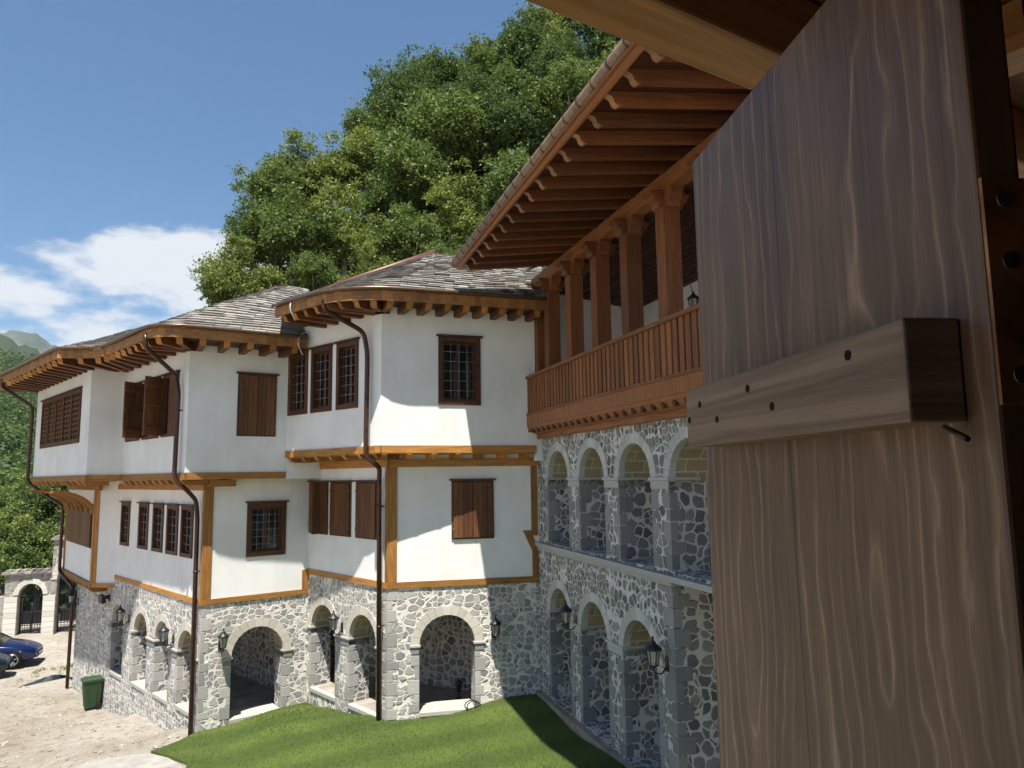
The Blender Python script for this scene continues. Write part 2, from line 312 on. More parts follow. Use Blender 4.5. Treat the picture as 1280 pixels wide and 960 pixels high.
# ------------------------------------------------------------------ mesh helpers
class Fr:                                   # wall frame: u along the wall (left to right from outside), w outwards, z up
    def __init__(s, p, q):
        s.o = np.array([p[0], p[1], 0.]); d = np.array([q[0]-p[0], q[1]-p[1], 0.]); s.len = np.linalg.norm(d); s.t = d/s.len
        s.n = np.array([s.t[1], -s.t[0], 0.])
    def P(s, u, z, w=0.): return s.o+s.t*u+s.n*w+np.array([0, 0, z])
    def xy(s, u, w=0.): p = s.P(u, 0, w); return (p[0], p[1])
WORLD = Fr((0, 0), (1, 0))                  # u=x, w=-y
class MB:
    def __init__(s): s.v = []; s.f = []; s.uv = []; s.m = []; s.sm = []
    def face(s, pts, uv=None, m=0, smooth=False):
        i = len(s.v); s.v += [tuple(map(float, p)) for p in pts]; s.f.append(tuple(range(i, i+len(pts))))
        s.uv += [tuple(a) for a in uv] if uv is not None else [(0, 0)]*len(pts); s.m.append(m); s.sm.append(smooth)
    def hexa(s, c, m=0, ax=None):                    # 8 corners: bottom 4 ccw, top 4 ccw; shared vertices = one island; uv runs along the longest edge
        c = [np.array(p, float) for p in c]; i = len(s.v); s.v += [tuple(p) for p in c]
        e = [np.linalg.norm(c[1]-c[0]), np.linalg.norm(c[3]-c[0]), np.linalg.norm(c[4]-c[0])]; ax = int(np.argmax(e)) if ax is None else ax
        idx = {0: (0, 0, 0), 1: (1, 0, 0), 2: (1, 1, 0), 3: (0, 1, 0), 4: (0, 0, 1), 5: (1, 0, 1), 6: (1, 1, 1), 7: (0, 1, 1)}
        r = (len(s.f)*.37) % 5
        for f in ((3, 2, 1, 0), (4, 5, 6, 7), (0, 1, 5, 4), (2, 3, 7, 6), (1, 2, 6, 5), (3, 0, 4, 7)):
            s.f.append(tuple(i+k for k in f)); s.m.append(m); s.sm.append(False)
            const = [a for a in range(3) if len({idx[k][a] for k in f}) == 1][0]
            rest = [a for a in range(3) if a != const]
            if ax in rest: A = ax; B = [a for a in rest if a != ax][0]
            else: A, B = rest
            for k in f: s.uv.append((idx[k][A]*e[A]+r, idx[k][B]*e[B]+r+const*.13))
    def box(s, fr, u0, u1, z0, z1, w0, w1, m=0):
        P = fr.P; s.hexa([P(u0, z0, w1), P(u1, z0, w1), P(u1, z0, w0), P(u0, z0, w0), P(u0, z1, w1), P(u1, z1, w1), P(u1, z1, w0), P(u0, z1, w0)], m)
    def beam(s, a, b, w, h, up=(0, 0, 1), m=0):
        a = np.array(a, float); b = np.array(b, float); d = (b-a)/np.linalg.norm(b-a); x = np.cross(d, up); x /= np.linalg.norm(x); y = np.cross(x, d)
        q = lambda p, i, j: p+x*i*w/2+y*j*h/2
        s.hexa([q(a, -1, -1), q(b, -1, -1), q(b, 1, -1), q(a, 1, -1), q(a, -1, 1), q(b, -1, 1), q(b, 1, 1), q(a, 1, 1)], m)
    def prism(s, pts, ext, m=0):            # planar polygon of 3-D points extruded by a vector
        pts = [np.array(p, float) for p in pts]; ext = np.array(ext, float); n = len(pts); i = len(s.v)
        s.v += [tuple(p) for p in pts]+[tuple(p+ext) for p in pts]
        ax = max(range(n), key=lambda k: np.linalg.norm(pts[k]-pts[0])); dx = pts[ax]-pts[0]; dx /= np.linalg.norm(dx)
        nn = np.cross(dx, ext/np.linalg.norm(ext)); el = np.linalg.norm(ext)
        tri = tessellate_polygon([[Vector(p) for p in pts]])
        q = lambda k: (float((pts[k]-pts[0])@dx), float((pts[k]-pts[0])@nn))
        for t in tri:
            for rev in (0, 1):
                tt = t[::-1] if rev else t
                s.f.append(tuple(i+k+(n if rev else 0) for k in tt)); s.m.append(m); s.sm.append(False); s.uv += [q(k) for k in tt]
        for k in range(n):
            l = (k+1) % n; s.f.append((i+k, i+l, i+l+n, i+k+n)); s.m.append(m); s.sm.append(False)
            s.uv += [(q(k)[0], q(k)[1]), (q(l)[0], q(l)[1]), (q(l)[0], q(l)[1]+el), (q(k)[0], q(k)[1]+el)]
    def tube(s, pts, r, n=8, m=0, caps=True):
        pts = [np.array(p, float) for p in pts]; rr = r if hasattr(r, '__len__') else [r]*len(pts); base = len(s.v); d0 = None; L0 = 0
        for k, p in enumerate(pts):
            d = (pts[min(k+1, len(pts)-1)]-pts[max(k-1, 0)]); d /= (np.linalg.norm(d)+1e-9)
            if d0 is None:
                x = np.cross(d, (0, 0, 1)); x = x if np.linalg.norm(x) > .05 else np.cross(d, (1, 0, 0)); x /= np.linalg.norm(x)
            else:
                x = x-d*(x@d); x /= (np.linalg.norm(x)+1e-9)
            d0 = d; y = np.cross(d, x)
            for j in range(n):
                a = 2*math.pi*j/n; s.v.append(tuple(p+(x*math.cos(a)+y*math.sin(a))*rr[k]))
        for k in range(len(pts)-1):
            for j in range(n):
                l = (j+1) % n; s.f.append((base+k*n+j, base+k*n+l, base+(k+1)*n+l, base+(k+1)*n+j)); s.m.append(m); s.sm.append(True)
                s.uv += [(k*.3, j/n*.3), (k*.3, (j+1)/n*.3), (k*.3+.3, (j+1)/n*.3), (k*.3+.3, j/n*.3)]
        if caps:
            for k, o in ((0, 0), (len(pts)-1, 1)):
                ids = [base+k*n+j for j in range(n)]; s.f.append(tuple(ids if o else ids[::-1])); s.m.append(m); s.sm.append(False); s.uv += [(0, 0)]*n
    def lathe(s, prof, c=(0, 0, 0), n=16, m=0, smooth=True, axis='z'):
        base = len(s.v); c = np.array(c, float)
        for r, h in prof:
            for j in range(n):
                a = 2*math.pi*j/n; x, y = r*math.cos(a), r*math.sin(a)
                s.v.append(tuple(c+(np.array([x, y, h]) if axis == 'z' else np.array([x, h, y]))))
        for k in range(len(prof)-1):
            for j in range(n):
                l = (j+1) % n; s.f.append((base+k*n+j, base+k*n+l, base+(k+1)*n+l, base+(k+1)*n+j)); s.m.append(m); s.sm.append(smooth); s.uv += [(0, 0)]*4
    def build(s, name, mats, parent=None, local=False, bevel=0.):
        me = bpy.data.meshes.new(name); me.from_pydata(s.v, [], s.f)
        mats = mats if isinstance(mats, (list, tuple)) else [mats]
        for q in mats: me.materials.append(q)
        me.polygons.foreach_set('material_index', s.m); me.polygons.foreach_set('use_smooth', s.sm)
        uvl = me.uv_layers.new(name='UVMap'); uvl.data.foreach_set('uv', np.array(s.uv, dtype=np.float32).ravel()); me.update()
        o = bpy.data.objects.new(name, me); COL.objects.link(o)
        if parent is not None:
            o.parent = parent
            if not local and parent.type == 'EMPTY': o.matrix_parent_inverse = Matrix.Translation(-wloc(parent))
        if bevel:
            b = o.modifiers.new('bevel', 'BEVEL'); b.width = bevel; b.segments = 2; b.limit_method = 'ANGLE'
        return o
def wloc(o):
    v = Vector((0, 0, 0))
    while o is not None:
        if o.type == 'EMPTY': v = v+Vector(o.location)
        o = o.parent
    return v
def tag(o, label=None, cat=None, group=None, kind=None):
    if label: o['label'] = label
    if cat: o['category'] = cat
    if group: o['group'] = group
    if kind: o['kind'] = kind
    return o
def thing(name, label, cat, loc=(0, 0, 0), rz=0., group=None):
    o = bpy.data.objects.new(name, None); COL.objects.link(o); o.location = loc; o.rotation_euler = (0, 0, rz); o.empty_display_size = .3
    return tag(o, label, cat, group)
def dup(root, loc, rz=0., label=None, scale=None):
    def cp(o, par):
        c = o.copy(); COL.objects.link(c)
        if par is not None: c.parent = par
        for ch in list(o.children): cp(ch, c)
        return c
    r = cp(root, None); r.location = loc; r.rotation_euler = (0, 0, rz)
    if scale: r.scale = scale
    if label: r['label'] = label
    return r
def arch_loop(u0, u1, z0, ztop, n=14):
    r = (u1-u0)/2; zs = ztop-r; c = (u0+u1)/2
    return [(u0, z0), (u1, z0)]+[(c+r*math.cos(a), zs+r*math.sin(a)) for a in np.linspace(0, math.pi, n+1)], ('arch', c, zs, r)
def rect_loop(u0, u1, z0, z1): return [(u0, z0), (u1, z0), (u1, z1), (u0, z1)], None
def wall(fr, outline, holes, th, mats, name='wall', parent=None, w0=0., uoff=0.):
    """outline polygon (u,z); holes [(loop, info)]; mats = front, jamb, soffit."""
    mb = MB(); loops = [outline]+[h[0] for h in holes]
    flatpts = [p for l in loops for p in l]
    tri = tessellate_polygon([[Vector((p[0], p[1], 0)) for p in l] for l in loops])
    for t in tri:
        a = [flatpts[k] for k in t]
        if (a[1][0]-a[0][0])*(a[2][1]-a[0][1])-(a[1][1]-a[0][1])*(a[2][0]-a[0][0]) < 0: a = a[::-1]
        mb.face([fr.P(p[0], p[1], w0) for p in a], [(p[0]+uoff, p[1]) for p in a], 0)
        a = a[::-1]; mb.face([fr.P(p[0], p[1], w0-th) for p in a], [(p[0]+uoff+3.3, p[1]+1.7) for p in a], 0)
    for li, l in enumerate(loops):
        info = None if li == 0 else holes[li-1][1]
        for k in range(len(l)):
            p, q = l[k], l[(k+1) % len(l)]
            if info and p[1] >= info[2]-1e-4 and q[1] >= info[2]-1e-4 and abs(p[1]-q[1])+abs(p[0]-q[0]) > 1e-6 and not (k == 1 and False):
                a0 = math.atan2(p[1]-info[2], p[0]-info[1])*info[3]; a1 = math.atan2(q[1]-info[2], q[0]-info[1])*info[3]
                uv = [(a0+li*.31, 0), (a1+li*.31, 0), (a1+li*.31, th), (a0+li*.31, th)]
                uv = [(y+li*.2, x) for x, y in uv]; mi = 2
            elif abs(p[0]-q[0]) < 1e-6: uv = [(0+li*1.3, p[1]), (0+li*1.3, q[1]), (th+li*1.3, q[1]), (th+li*1.3, p[1])]; mi = 1
            else: uv = [(p[0], 0), (q[0], 0), (q[0], th), (p[0], th)]; mi = 1
            pts = [fr.P(p[0], p[1], w0), fr.P(q[0], q[1], w0), fr.P(q[0], q[1], w0-th), fr.P(p[0], p[1], w0-th)]
            if li == 0: pts, uv = pts[::-1], uv[::-1]
            mb.face(pts, uv, mi)
    return mb.build(name, mats, parent)
def voussoirs(fr, u0, u1, ztop, mtl, parent, wd=.17, proud=.012, n=13):
    r = (u1-u0)/2; c = (u0+u1)/2; zs = ztop-r; mb = MB(); r0 = r-.004
    for k in range(n):
        a0 = math.pi*k/n+.004; a1 = math.pi*(k+1)/n-.004; ro = r+wd*random.uniform(.88, 1.08)
        q = lambda a, rr, w: fr.P(c+rr*math.cos(a), zs+rr*math.sin(a), w)
        mb.hexa([q(a0, r0, proud), q(a0, ro, proud), q(a0, ro, -.1), q(a0, r0, -.1), q(a1, r0, proud), q(a1, ro, proud), q(a1, ro, -.1), q(a1, r0, -.1)])
    return mb.build('arch_ring', mtl, parent)
def impost(fr, u0, u1, z, th, parent, mtl=None, h=.1, out=.04):
    mb = MB(); mb.box(fr, u0, u1, z-.035, z+.01, -th, out, 1); mb.box(fr, u0+.03, u1-.03, z-.035-h*1.25, z-.036, -th, out-.022, 0); return mb.build('impost', [mtl or IMP, LEDGE if mtl is None else VOUG], parent, bevel=.006)
def quoins(fr, u, z0, z1, side, parent, mtl=None, lo=.14, hi=.34, depth=.2, w0=0.):
    """dressed corner blocks running up an edge at u; side +1 = the blocks reach towards larger u"""
    mb = MB(); z = z0; k = random.randrange(2)
    while z < z1-.08:
        h = min(random.uniform(.16, .3), z1-z); a = (hi if k % 2 else lo)*random.uniform(.8, 1.15); d = depth*(.6 if k % 2 else 1.2)
        ua, ub = (u-.006, u+a) if side > 0 else (u-a, u+.006); mb.box(fr, ua, ub, z+.008, z+h-.008, w0-d, w0+.007); z += h; k += 1
    return mb.build('quoins', mtl or QUO, parent, bevel=.006)
def sill(fr, u0, u1, z, th, parent):
    mb = MB(); mb.box(fr, u0+.003, u1-.003, z-.09, z+.004, -th-.15, .025); return mb.build('ledge', LEDGE, parent, bevel=.012)

# windows ------------------------------------------------------------
def head_trim(mb, fr, u0, u1, z1): mb.box(fr, u0-.045, u1+.045, z1+.002, z1+.04, -.02, .075)
def barred_window(fr, u0, u1, z0, z1, parent, cols=3, rows=5, fw=.1):
    mb = MB(); mb.box(fr, u0, u0+fw, z0, z1, -.14, .03); mb.box(fr, u1-fw, u1, z0, z1, -.14, .03)
    mb.box(fr, u0+fw, u1-fw, z1-fw, z1, -.14, .028); mb.box(fr, u0+fw, u1-fw, z0, z0+fw, -.14, .028)
    f = mb.build('window', WDK, parent)
    mb = MB(); head_trim(mb, fr, u0, u1, z1); mb.build('head_trim', WDK, f)
    a0, a1, b0, b1 = u0+fw, u1-fw, z0+fw, z1-fw
    mb = MB(); c = (a0+a1)/2; mb.box(fr, a0, a0+.05, b0, b1, -.12, -.075); mb.box(fr, a1-.05, a1, b0, b1, -.12, -.075); mb.box(fr, c-.035, c+.035, b0+.05, b1-.05, -.12, -.075)
    mb.box(fr, a0+.05, a1-.05, b1-.05, b1, -.12, -.075); mb.box(fr, a0+.05, a1-.05, b0, b0+.05, -.12, -.075)
    mb.build('sash', WDK, f)
    mb = MB(); mb.box(fr, a0, a1, b0, b1, -.115, -.105); mb.build('pane', GLASS, f)
    mb = MB(); r = .0075
    for k in range(1, cols+1): u = a0+(a1-a0)*k/(cols+1); mb.tube([fr.P(u, b0-.02, -.03), fr.P(u, b1+.02, -.03)], r, 6)
    for k in range(1, rows+1):
        z = b0+(b1-b0)*k/(rows+1); mb.tube([fr.P(a0-.02, z, -.03), fr.P(a1+.02, z, -.03)], r, 6)
        for j in range(1, cols+1):
            u = a0+(a1-a0)*j/(cols+1); mb.tube([fr.P(u, z-.02, -.03), fr.P(u, z+.02, -.03)], .015, 6)
    mb.build('grille', GRIL, f)
    return f
def leaf_panel(mb, P, wdt, z0, z1, inner=False):
    """one shutter leaf; P(a, z, d): a across, d outwards"""
    def bx(a0, a1, b0, b1, d0, d1): mb.hexa([P(a0, b0, d1), P(a1, b0, d1), P(a1, b0, d0), P(a0, b0, d0), P(a0, b1, d1), P(a1, b1, d1), P(a1, b1, d0), P(a0, b1, d0)])
    n = max(2, round(wdt/.11)); g = wdt/n
    for k in range(n): bx(k*g+.003, (k+1)*g-.003, z0, z1, 0, .025)
    if inner:
        for t in (.16, .5, .84): z = z0+(z1-z0)*t; bx(.02, wdt-.02, z-.035, z+.035, -.03, -.001)
def shutter_window(fr, u0, u1, z0, z1, parent, fw=.07, open_=0., leaves=2):
    mb = MB(); mb.box(fr, u0, u0+fw, z0, z1, -.08, .025); mb.box(fr, u1-fw, u1, z0, z1, -.08, .025)
    mb.box(fr, u0+fw, u1-fw, z1-fw, z1, -.08, .023); mb.box(fr, u0+fw, u1-fw, z0, z0+fw, -.08, .023)
    f = mb.build('window', WDK, parent)
    mb = MB(); head_trim(mb, fr, u0, u1, z1); mb.build('head_trim', WDK, f)
    mb = MB(); mb.box(fr, u0+fw*.5, u1-fw*.5, z0+fw*.5, z1-fw*.5, -.079, -.06); mb.build('pane', GLASS, f)
    a0, a1, b0, b1 = u0+.035, u1-.035, z0+.035, z1-.035; hw = (a1-a0)/leaves
    for k in range(leaves):
        mb = MB(); s = 1 if k == 0 or leaves > 2 else -1; hinge = a0+k*hw if s > 0 else a1
        op = open_ if hasattr(open_, '__len__') else (open_,)*leaves; an = R(op[k])
        def P(a, z, d, s=s, hinge=hinge, an=an): return fr.P(hinge+s*(a*math.cos(an)-d*math.sin(an)), z, .028+a*math.sin(an)+d*math.cos(an))
        leaf_panel(mb, P, hw-.004, b0, b1, inner=op[k] > 20)
        sh = mb.build('shutter', WSH, f)
        for t in (.14, .86):
            mb = MB(); z = b0+(b1-b0)*t; mb.tube([fr.P(hinge, z-.03, .05), fr.P(hinge, z+.03, .05)], .011, 6); mb.build('hinge', STEEL, sh)
    return f
def lattice_window(fr, u0, u1, z0, z1, parent, n=5):
    mb = MB(); fw = .07
    mb.box(fr, u0, u1, z0, z0+.12, -.08, .03); mb.box(fr, u0, u1, z1-.09, z1, -.08, .03)
    for k in range(n+1): u = u0+(u1-u0-fw)*k/n; mb.box(fr, u, u+fw, z0+.12, z1-.09, -.08, .032)
    f = mb.build('window', WDK, parent)
    mb = MB(); mb.box(fr, u0+.02, u1-.02, z0+.05, z1-.05, -.079, -.06); mb.build('pane', GLASS, f)
    mb = MB(); head_trim(mb, fr, u0, u1, z1); mb.build('head_trim', WDK, f)
    for k in range(n):
        a0 = u0+(u1-u0-fw)*k/n+fw; a1 = u0+(u1-u0-fw)*(k+1)/n; mb = MB()
        for j in range(1, 4): u = a0+(a1-a0)*j/4; mb.box(fr, u-.022, u+.022, z0+.12, z1-.09, -.02, .012)
        for j in range(1, 9): z = z0+.12+(z1-z0-.21)*j/9; mb.box(fr, a0, a1, z-.022, z+.022, -.03, .002)
        mb.build('lattice', WSH, f)
    return f
def pipe_smooth(pts, r=.12, n=4):
    pts = [np.array(p, float) for p in pts]; o = [pts[0]]
    for k in range(1, len(pts)-1):
        a, b, c = pts[k-1], pts[k], pts[k+1]; la, lc = np.linalg.norm(a-b), np.linalg.norm(c-b); q = min(r, la*.45, lc*.45)
        p0 = b+(a-b)/la*q; p2 = b+(c-b)/lc*q
        for t in np.linspace(0, 1, n+1): o.append((1-t)**2*p0+2*t*(1-t)*b+t*t*p2)
    return o+[pts[-1]]
def drainpipe(pts, parent, brackets=()):
    mb = MB(); mb.tube(pipe_smooth(pts, .16), .05, 10)
    p = mb.build('drainpipe', COPPER, parent)
    mb = MB()
    for c, n in brackets: c = np.array(c); n = np.array(n); mb.tube([c+(0, 0, -.02), c+(0, 0, .02)], .062, 10); mb.tube([c, c-n*.1], .012, 6)
    if brackets: mb.build('bracket', COPPER, p)
    return p
def poly_at(pts, t):
    pts = [np.array(p, float) for p in pts]; n = len(pts)-1; x = min(max(t, 0), 1)*n; k = min(int(x), n-1); return pts[k]*(1-(x-k))+pts[k+1]*(x-k)
def densify(rim, wal, step=.12):
    r, w = [], []
    for k in range(len(rim)-1):
        a, b = np.array(rim[k], float), np.array(rim[k+1], float); c, d = np.array(wal[k], float), np.array(wal[k+1], float)
        m = max(1, int(max(np.linalg.norm(b-a), np.linalg.norm(d-c))/step))
        for j in range(m): r.append(a+(b-a)*j/m); w.append(c+(d-c)*j/m)
    return r+[np.array(rim[-1], float)], w+[np.array(wal[-1], float)]
def bez(a, c, b, n): return [((1-t)**2*a[0]+2*t*(1-t)*c[0]+t*t*b[0], (1-t)**2*a[1]+2*t*(1-t)*c[1]+t*t*b[1]) for t in np.linspace(0, 1, n+1)]
def rafter(pin, pout, wdt, h, parent, mtl, curl=.16, endm=None):
    endm = endm or WOR
    """joist from pin to pout (bottom edge), outer end cut to an S-curve"""
    pin = np.array(pin, float); pout = np.array(pout, float); d = pout-pin; L = np.linalg.norm(d[:2]); dz = d[2]; t = np.array([d[0], d[1], 0])/L
    prof = [(0, 0), (L-curl, (L-curl)/L*dz)]
    for a in np.linspace(0, math.pi/2, 5)[1:]: prof.append((L-curl+curl*.5*math.sin(a), dz+h*.45*(1-math.cos(a))))
    for a in np.linspace(0, math.pi/2, 5)[1:]: prof.append((L-curl*.5+curl*.5*(1-math.cos(a)), dz+h*.45+h*.35*math.sin(a)))
    prof += [(L, dz+h), (0, h)]
    x = np.array([-t[1], t[0], 0]); mb = MB()
    mb.prism([pin+t*a+np.array([0, 0, b])-x*wdt/2 for a, b in prof], x*wdt)
    n = len(prof)
    for k in range(1, 10): mb.m[len(mb.m)-n+k] = 1              # carved end coloured paler, as if lit from the ground
    return mb.build('rafter', [mtl, endm], parent)
def slates(rim, ridge, name, parent, rows, wmin=.24, wmax=.5, wave=.02):
    """stone slates on the ruled surface between two matched polylines (lists of 3-D points)"""
    mb = MB(); rim = [np.array(p, float) for p in rim]; ridge = [np.array(p, float) for p in ridge]
    L = np.concatenate([[0], np.cumsum([np.linalg.norm(rim[k+1]-rim[k])*.6+np.linalg.norm(ridge[k+1]-ridge[k])*.4 for k in range(len(rim)-1)])])
    def S_(x, s):
        k = int(np.clip(np.searchsorted(L, x)-1, 0, len(rim)-2)); f = (x-L[k])/(L[k+1]-L[k]+1e-9); f = min(max(f, 0), 1)
        a = rim[k]*(1-f)+rim[k+1]*f; b = ridge[k]*(1-f)+ridge[k+1]*f
        return a*(1-s)+b*s+np.array([0, 0, wave*math.sin(x*2.1+s*7)+wave*math.sin(x*.83+s*3)])
    for r in range(rows):
        s0 = (r-.15)/rows; s1 = min(1.0, (r+1.25)/rows); x = -random.random()*.3
        while x < L[-1]:
            w = random.uniform(wmin, wmax); x0 = max(x+.006, 0); x1 = min(x+w-.006, L[-1]); x += w
            if x1-x0 < .05: continue
            j = random.uniform(-.12, .06)/rows
            a, b, c, d = S_(x0, s0+j+random.uniform(-.05, .05)/rows), S_(x1, s0+j+random.uniform(-.05, .05)/rows), S_(x1, s1), S_(x0, s1)
            n = np.cross(b-a, d-a); n /= (np.linalg.norm(n)+1e-9); n = n if n[2] > 0 else -n
            th = random.uniform(.018, .034); l0 = n*random.uniform(.03, .05); l1 = n*.002
            mb.hexa([a+l0-n*th, b+l0-n*th, c+l1-n*th, d+l1-n*th, a+l0, b+l0, c+l1, d+l1])
    return mb.build(name, SLATE, parent)
def strip(mb, A, B, m=0, flip=False):
    for k in range(len(A)-1):
        q = [A[k], A[k+1], B[k+1], B[k]]; q = q[::-1] if flip else q
        e = np.linalg.norm(np.array(B[k])-np.array(A[k])); f0 = k*.12; uv = [(0, f0), (0, f0+.12), (e, f0+.12), (e, f0)]
        mb.face(q, uv[::-1] if flip else uv, m)
def z3(p, z): return np.array([p[0], p[1], z], float)

# ------------------------------------------------------------------ ground heights
GC = [(.54, 16.1, .45), (2.0, 11.3, .53), (3.5, 6.5, .55), (0, 0, .5), (-4, 6, .1), (-2.57, 15.4, .17), (-5.05, 18.1, -.2), (-4.5, 16.2, -.02), (-6.8, 16.5, -.34), (-8.5, 18.3, -.72), (-11.3, 21.3, -1.22), (-13.9, 23.9, -1.3),
      (-10.8, 15.9, -.95), (-13.8, 20.7, -1.3), (-6.3, 14.5, -.36), (-7.4, 15.6, -.46), (-8.1, 15.9, -.6), (-7.5, 10, -.5), (-12, 8, -1.1), (-20.5, 31.8, -2.72), (-21.5, 30, -2.7), (-16.5, 27.5, -1.95), (-24, 38.5, -2.65), (-22, 36, -2.72), (-19, 42, -2.6), (-30, 42, -3.1), (-30, 30, -3), (-24, 20, -2.4), (-34, 10, -3),
      (-20, 24, -2.0), (4, 25, .3), (-4, 25, -.3), (-12, 28, -1.3), (12, 12, .8), (14, 24, 1), (12, -5, .8), (-15, -10, -1.2)]
GA = np.array(GC)
def gh(x, y):
    d = (GA[:, 0]-x)**2+(GA[:, 1]-y)**2+.35; w = 1/d**1.6; return float((w*GA[:, 2]).sum()/w.sum())
def grid_mesh(xs, ys, fn, name, mtl, kind='structure', smooth=True, keep=None):
    mb = MB(); V = [[(x, y, fn(x, y)) for x in xs] for y in ys]
    me = bpy.data.meshes.new(name); nx = len(xs); v = [p for r in V for p in r]; f = []
    for j in range(len(ys)-1):
        for i in range(nx-1):
            if keep is None or keep((xs[i]+xs[i+1])/2, (ys[j]+ys[j+1])/2): f.append((j*nx+i, j*nx+i+1, (j+1)*nx+i+1, (j+1)*nx+i))
    me.from_pydata(v, [], f); me.materials.append(mtl); me.polygons.foreach_set('use_smooth', [smooth]*len(f))
    o = bpy.data.objects.new(name, me); COL.objects.link(o); o['kind'] = kind; return o
def gnoise(x, y): return .035*math.sin(x*1.9+y*.7)*math.sin(y*2.3-x*.4)+.02*math.sin(x*5.1+1)*math.sin(y*4.3)
grid_mesh(np.concatenate([np.linspace(-3000, -60, 8), np.linspace(-50, -26, 9), np.linspace(-25, 6, 110), np.linspace(7, 40, 10), np.linspace(60, 3000, 8)]),
          np.concatenate([np.linspace(-3000, -40, 6), np.linspace(-30, 7, 12), np.linspace(8, 32, 90), np.linspace(32.6, 46, 18)]), lambda x, y: gh(x, y)+gnoise(x, y)-.03, 'ground', GRAVEL)

# ------------------------------------------------------------------ plan of the two white houses and the gallery
J = (.5, 15.77); M = (-2.62, 14.69); N = (-5.22, 17.1); LL = (-6.99, 15.87); P = (-9.99, 19.03); Q = (-10.62, 18.52); RR = (-14.88, 23.07)
Jl = (.536, 16.108); Ml = (-2.571, 15.39); Nl = (-4.9, 18.0); Ll = (-6.81, 16.53); Pl = (-11.12, 21.1); Ql = (-11.83, 21.2); Rl = (-14.72, 24.7)
Sl = (-13.72, 23.8)                                             # far end of the stone wall
mA, mB, lA, lB, lJ, lC = Fr(M, J), Fr(N, M), Fr(LL, N), Fr(P, LL), Fr(Q, P), Fr(RR, Q)
dA, dB, eA, eB, eJ, eC = Fr(Ml, Jl), Fr(Nl, Ml), Fr(Ll, Nl), Fr(Pl, Ll), Fr(Ql, Pl), Fr(Rl, Ql)
eS = Fr(Sl, Ll)                                                 # stone wall of the left house, Sl to Ll
US = math.dist(Sl, Ll)-math.dist(Pl, Ll)                        # u of Pl on eS

def house(name, label): return thing(name, label, 'house')
mid = thing('white_house', 'white plastered house of two timber storeys on a stone base, beside the red wooden gallery', 'house', (-1, 16, .3))
left = thing('white_house', 'white plastered house with the long stepped front and rows of narrow windows', 'house', (-9, 20, -.5))

# ---- plaster walls
def plaster(fr, z0, z1, holes, parent, u0=0., u1=None):
    u1 = fr.len if u1 is None else u1
    return wall(fr, [(u0, z0), (u1, z0), (u1, z1), (u0, z1)], [rect_loop(*h) for h in holes], .16, [PLAS, PLAS, PLAS], 'wall', parent)
plaster(mA, 5.3, 5.9, [], mid, mA.len+.002, mA.len+.3)
WM = [(.05, .86), (1.01, 1.82), (2.0, 2.78)]
plaster(mA, 5.6, 8.43, [(1.22, 2.02, 6.5, 7.82)], mid)
plaster(mB, 5.6, 8.43, [(a+.05, b-.05, 6.48, 7.81) for a, b in WM], mid)
plaster(lA, 5.13, 7.93, [(1.08, 1.84, 6.0, 7.3)], left)
WLB = [(.2, 1.24), (1.45, 2.6), (2.8, 3.8)]
plaster(lA, 4.99, 5.66, [], left, lA.len+.002, lA.len+1.25)
plaster(lB, 5.13, 7.93, [(a+.05, b-.05, 6.02, 7.33) for a, b in WLB], left)
plaster(lJ, 5.13, 7.93, [], left)
plaster(lC, 5.13, 7.93, [(.9, 5.35, 6.04, 7.36)], left)
barred_window(mA, 1.17, 2.07, 6.45, 7.87, mid, 3, 5)
for a, b in WM: barred_window(mB, a, b, 6.43, 7.86, mid, 2, 5)
shutter_window(lA, 1.03, 1.89, 5.95, 7.35, left)
for k, (a, b) in enumerate(WLB): shutter_window(lB, a, b, 5.97, 7.38, left, open_=[(0, 0), (66, 0), (70, 0)][k])
lattice_window(lC, .85, 5.4, 5.99, 7.41, left)
# lower storey
plaster(dA, 2.75, 5.6, [(1.35, 2.15, 3.74, 4.85)], mid)
WMB = [(.02, .93), (1.06, 1.99), (2.21, 3.08)]
plaster(dB, 2.75, 5.6, [(a+.05, b-.05, 3.75, 4.85) for a, b in WMB], mid)
plaster(eA, 2.3, 5.0, [(.97, 1.78, 3.29, 4.4)], left)
WEB = [(.33, 1.16), (2.0, 2.83), (3.22, 4.05), (4.33, 5.16), (5.38, 6.2)]
ds = eB.len/6.55
plaster(eB, 2.3, 5.0, [(a*ds*.95+.05, b*ds*.95-.05, 3.29, 4.35) for a, b in WEB], left)
plaster(eJ, 2.15, 5.0, [], left); plaster(eC, 2.15, 5.0, [], left)
shutter_window(dA, 1.3, 2.2, 3.69, 4.9, mid)
for k, (a, b) in enumerate(WMB): shutter_window(dB, a, b, 3.7, 4.9, mid, open_=[(0, 100), (0, 0), (0, 0)][k])
barred_window(eA, .92, 1.83, 3.24, 4.45, left, 4, 5, .11)
for a, b in WEB: barred_window(eB, a*ds*.95, b*ds*.95, 3.24, 4.4, left, 2, 4, .09)
shutter_window(eC, .35, eC.len-.35, 3.1, 4.3, left, leaves=3)

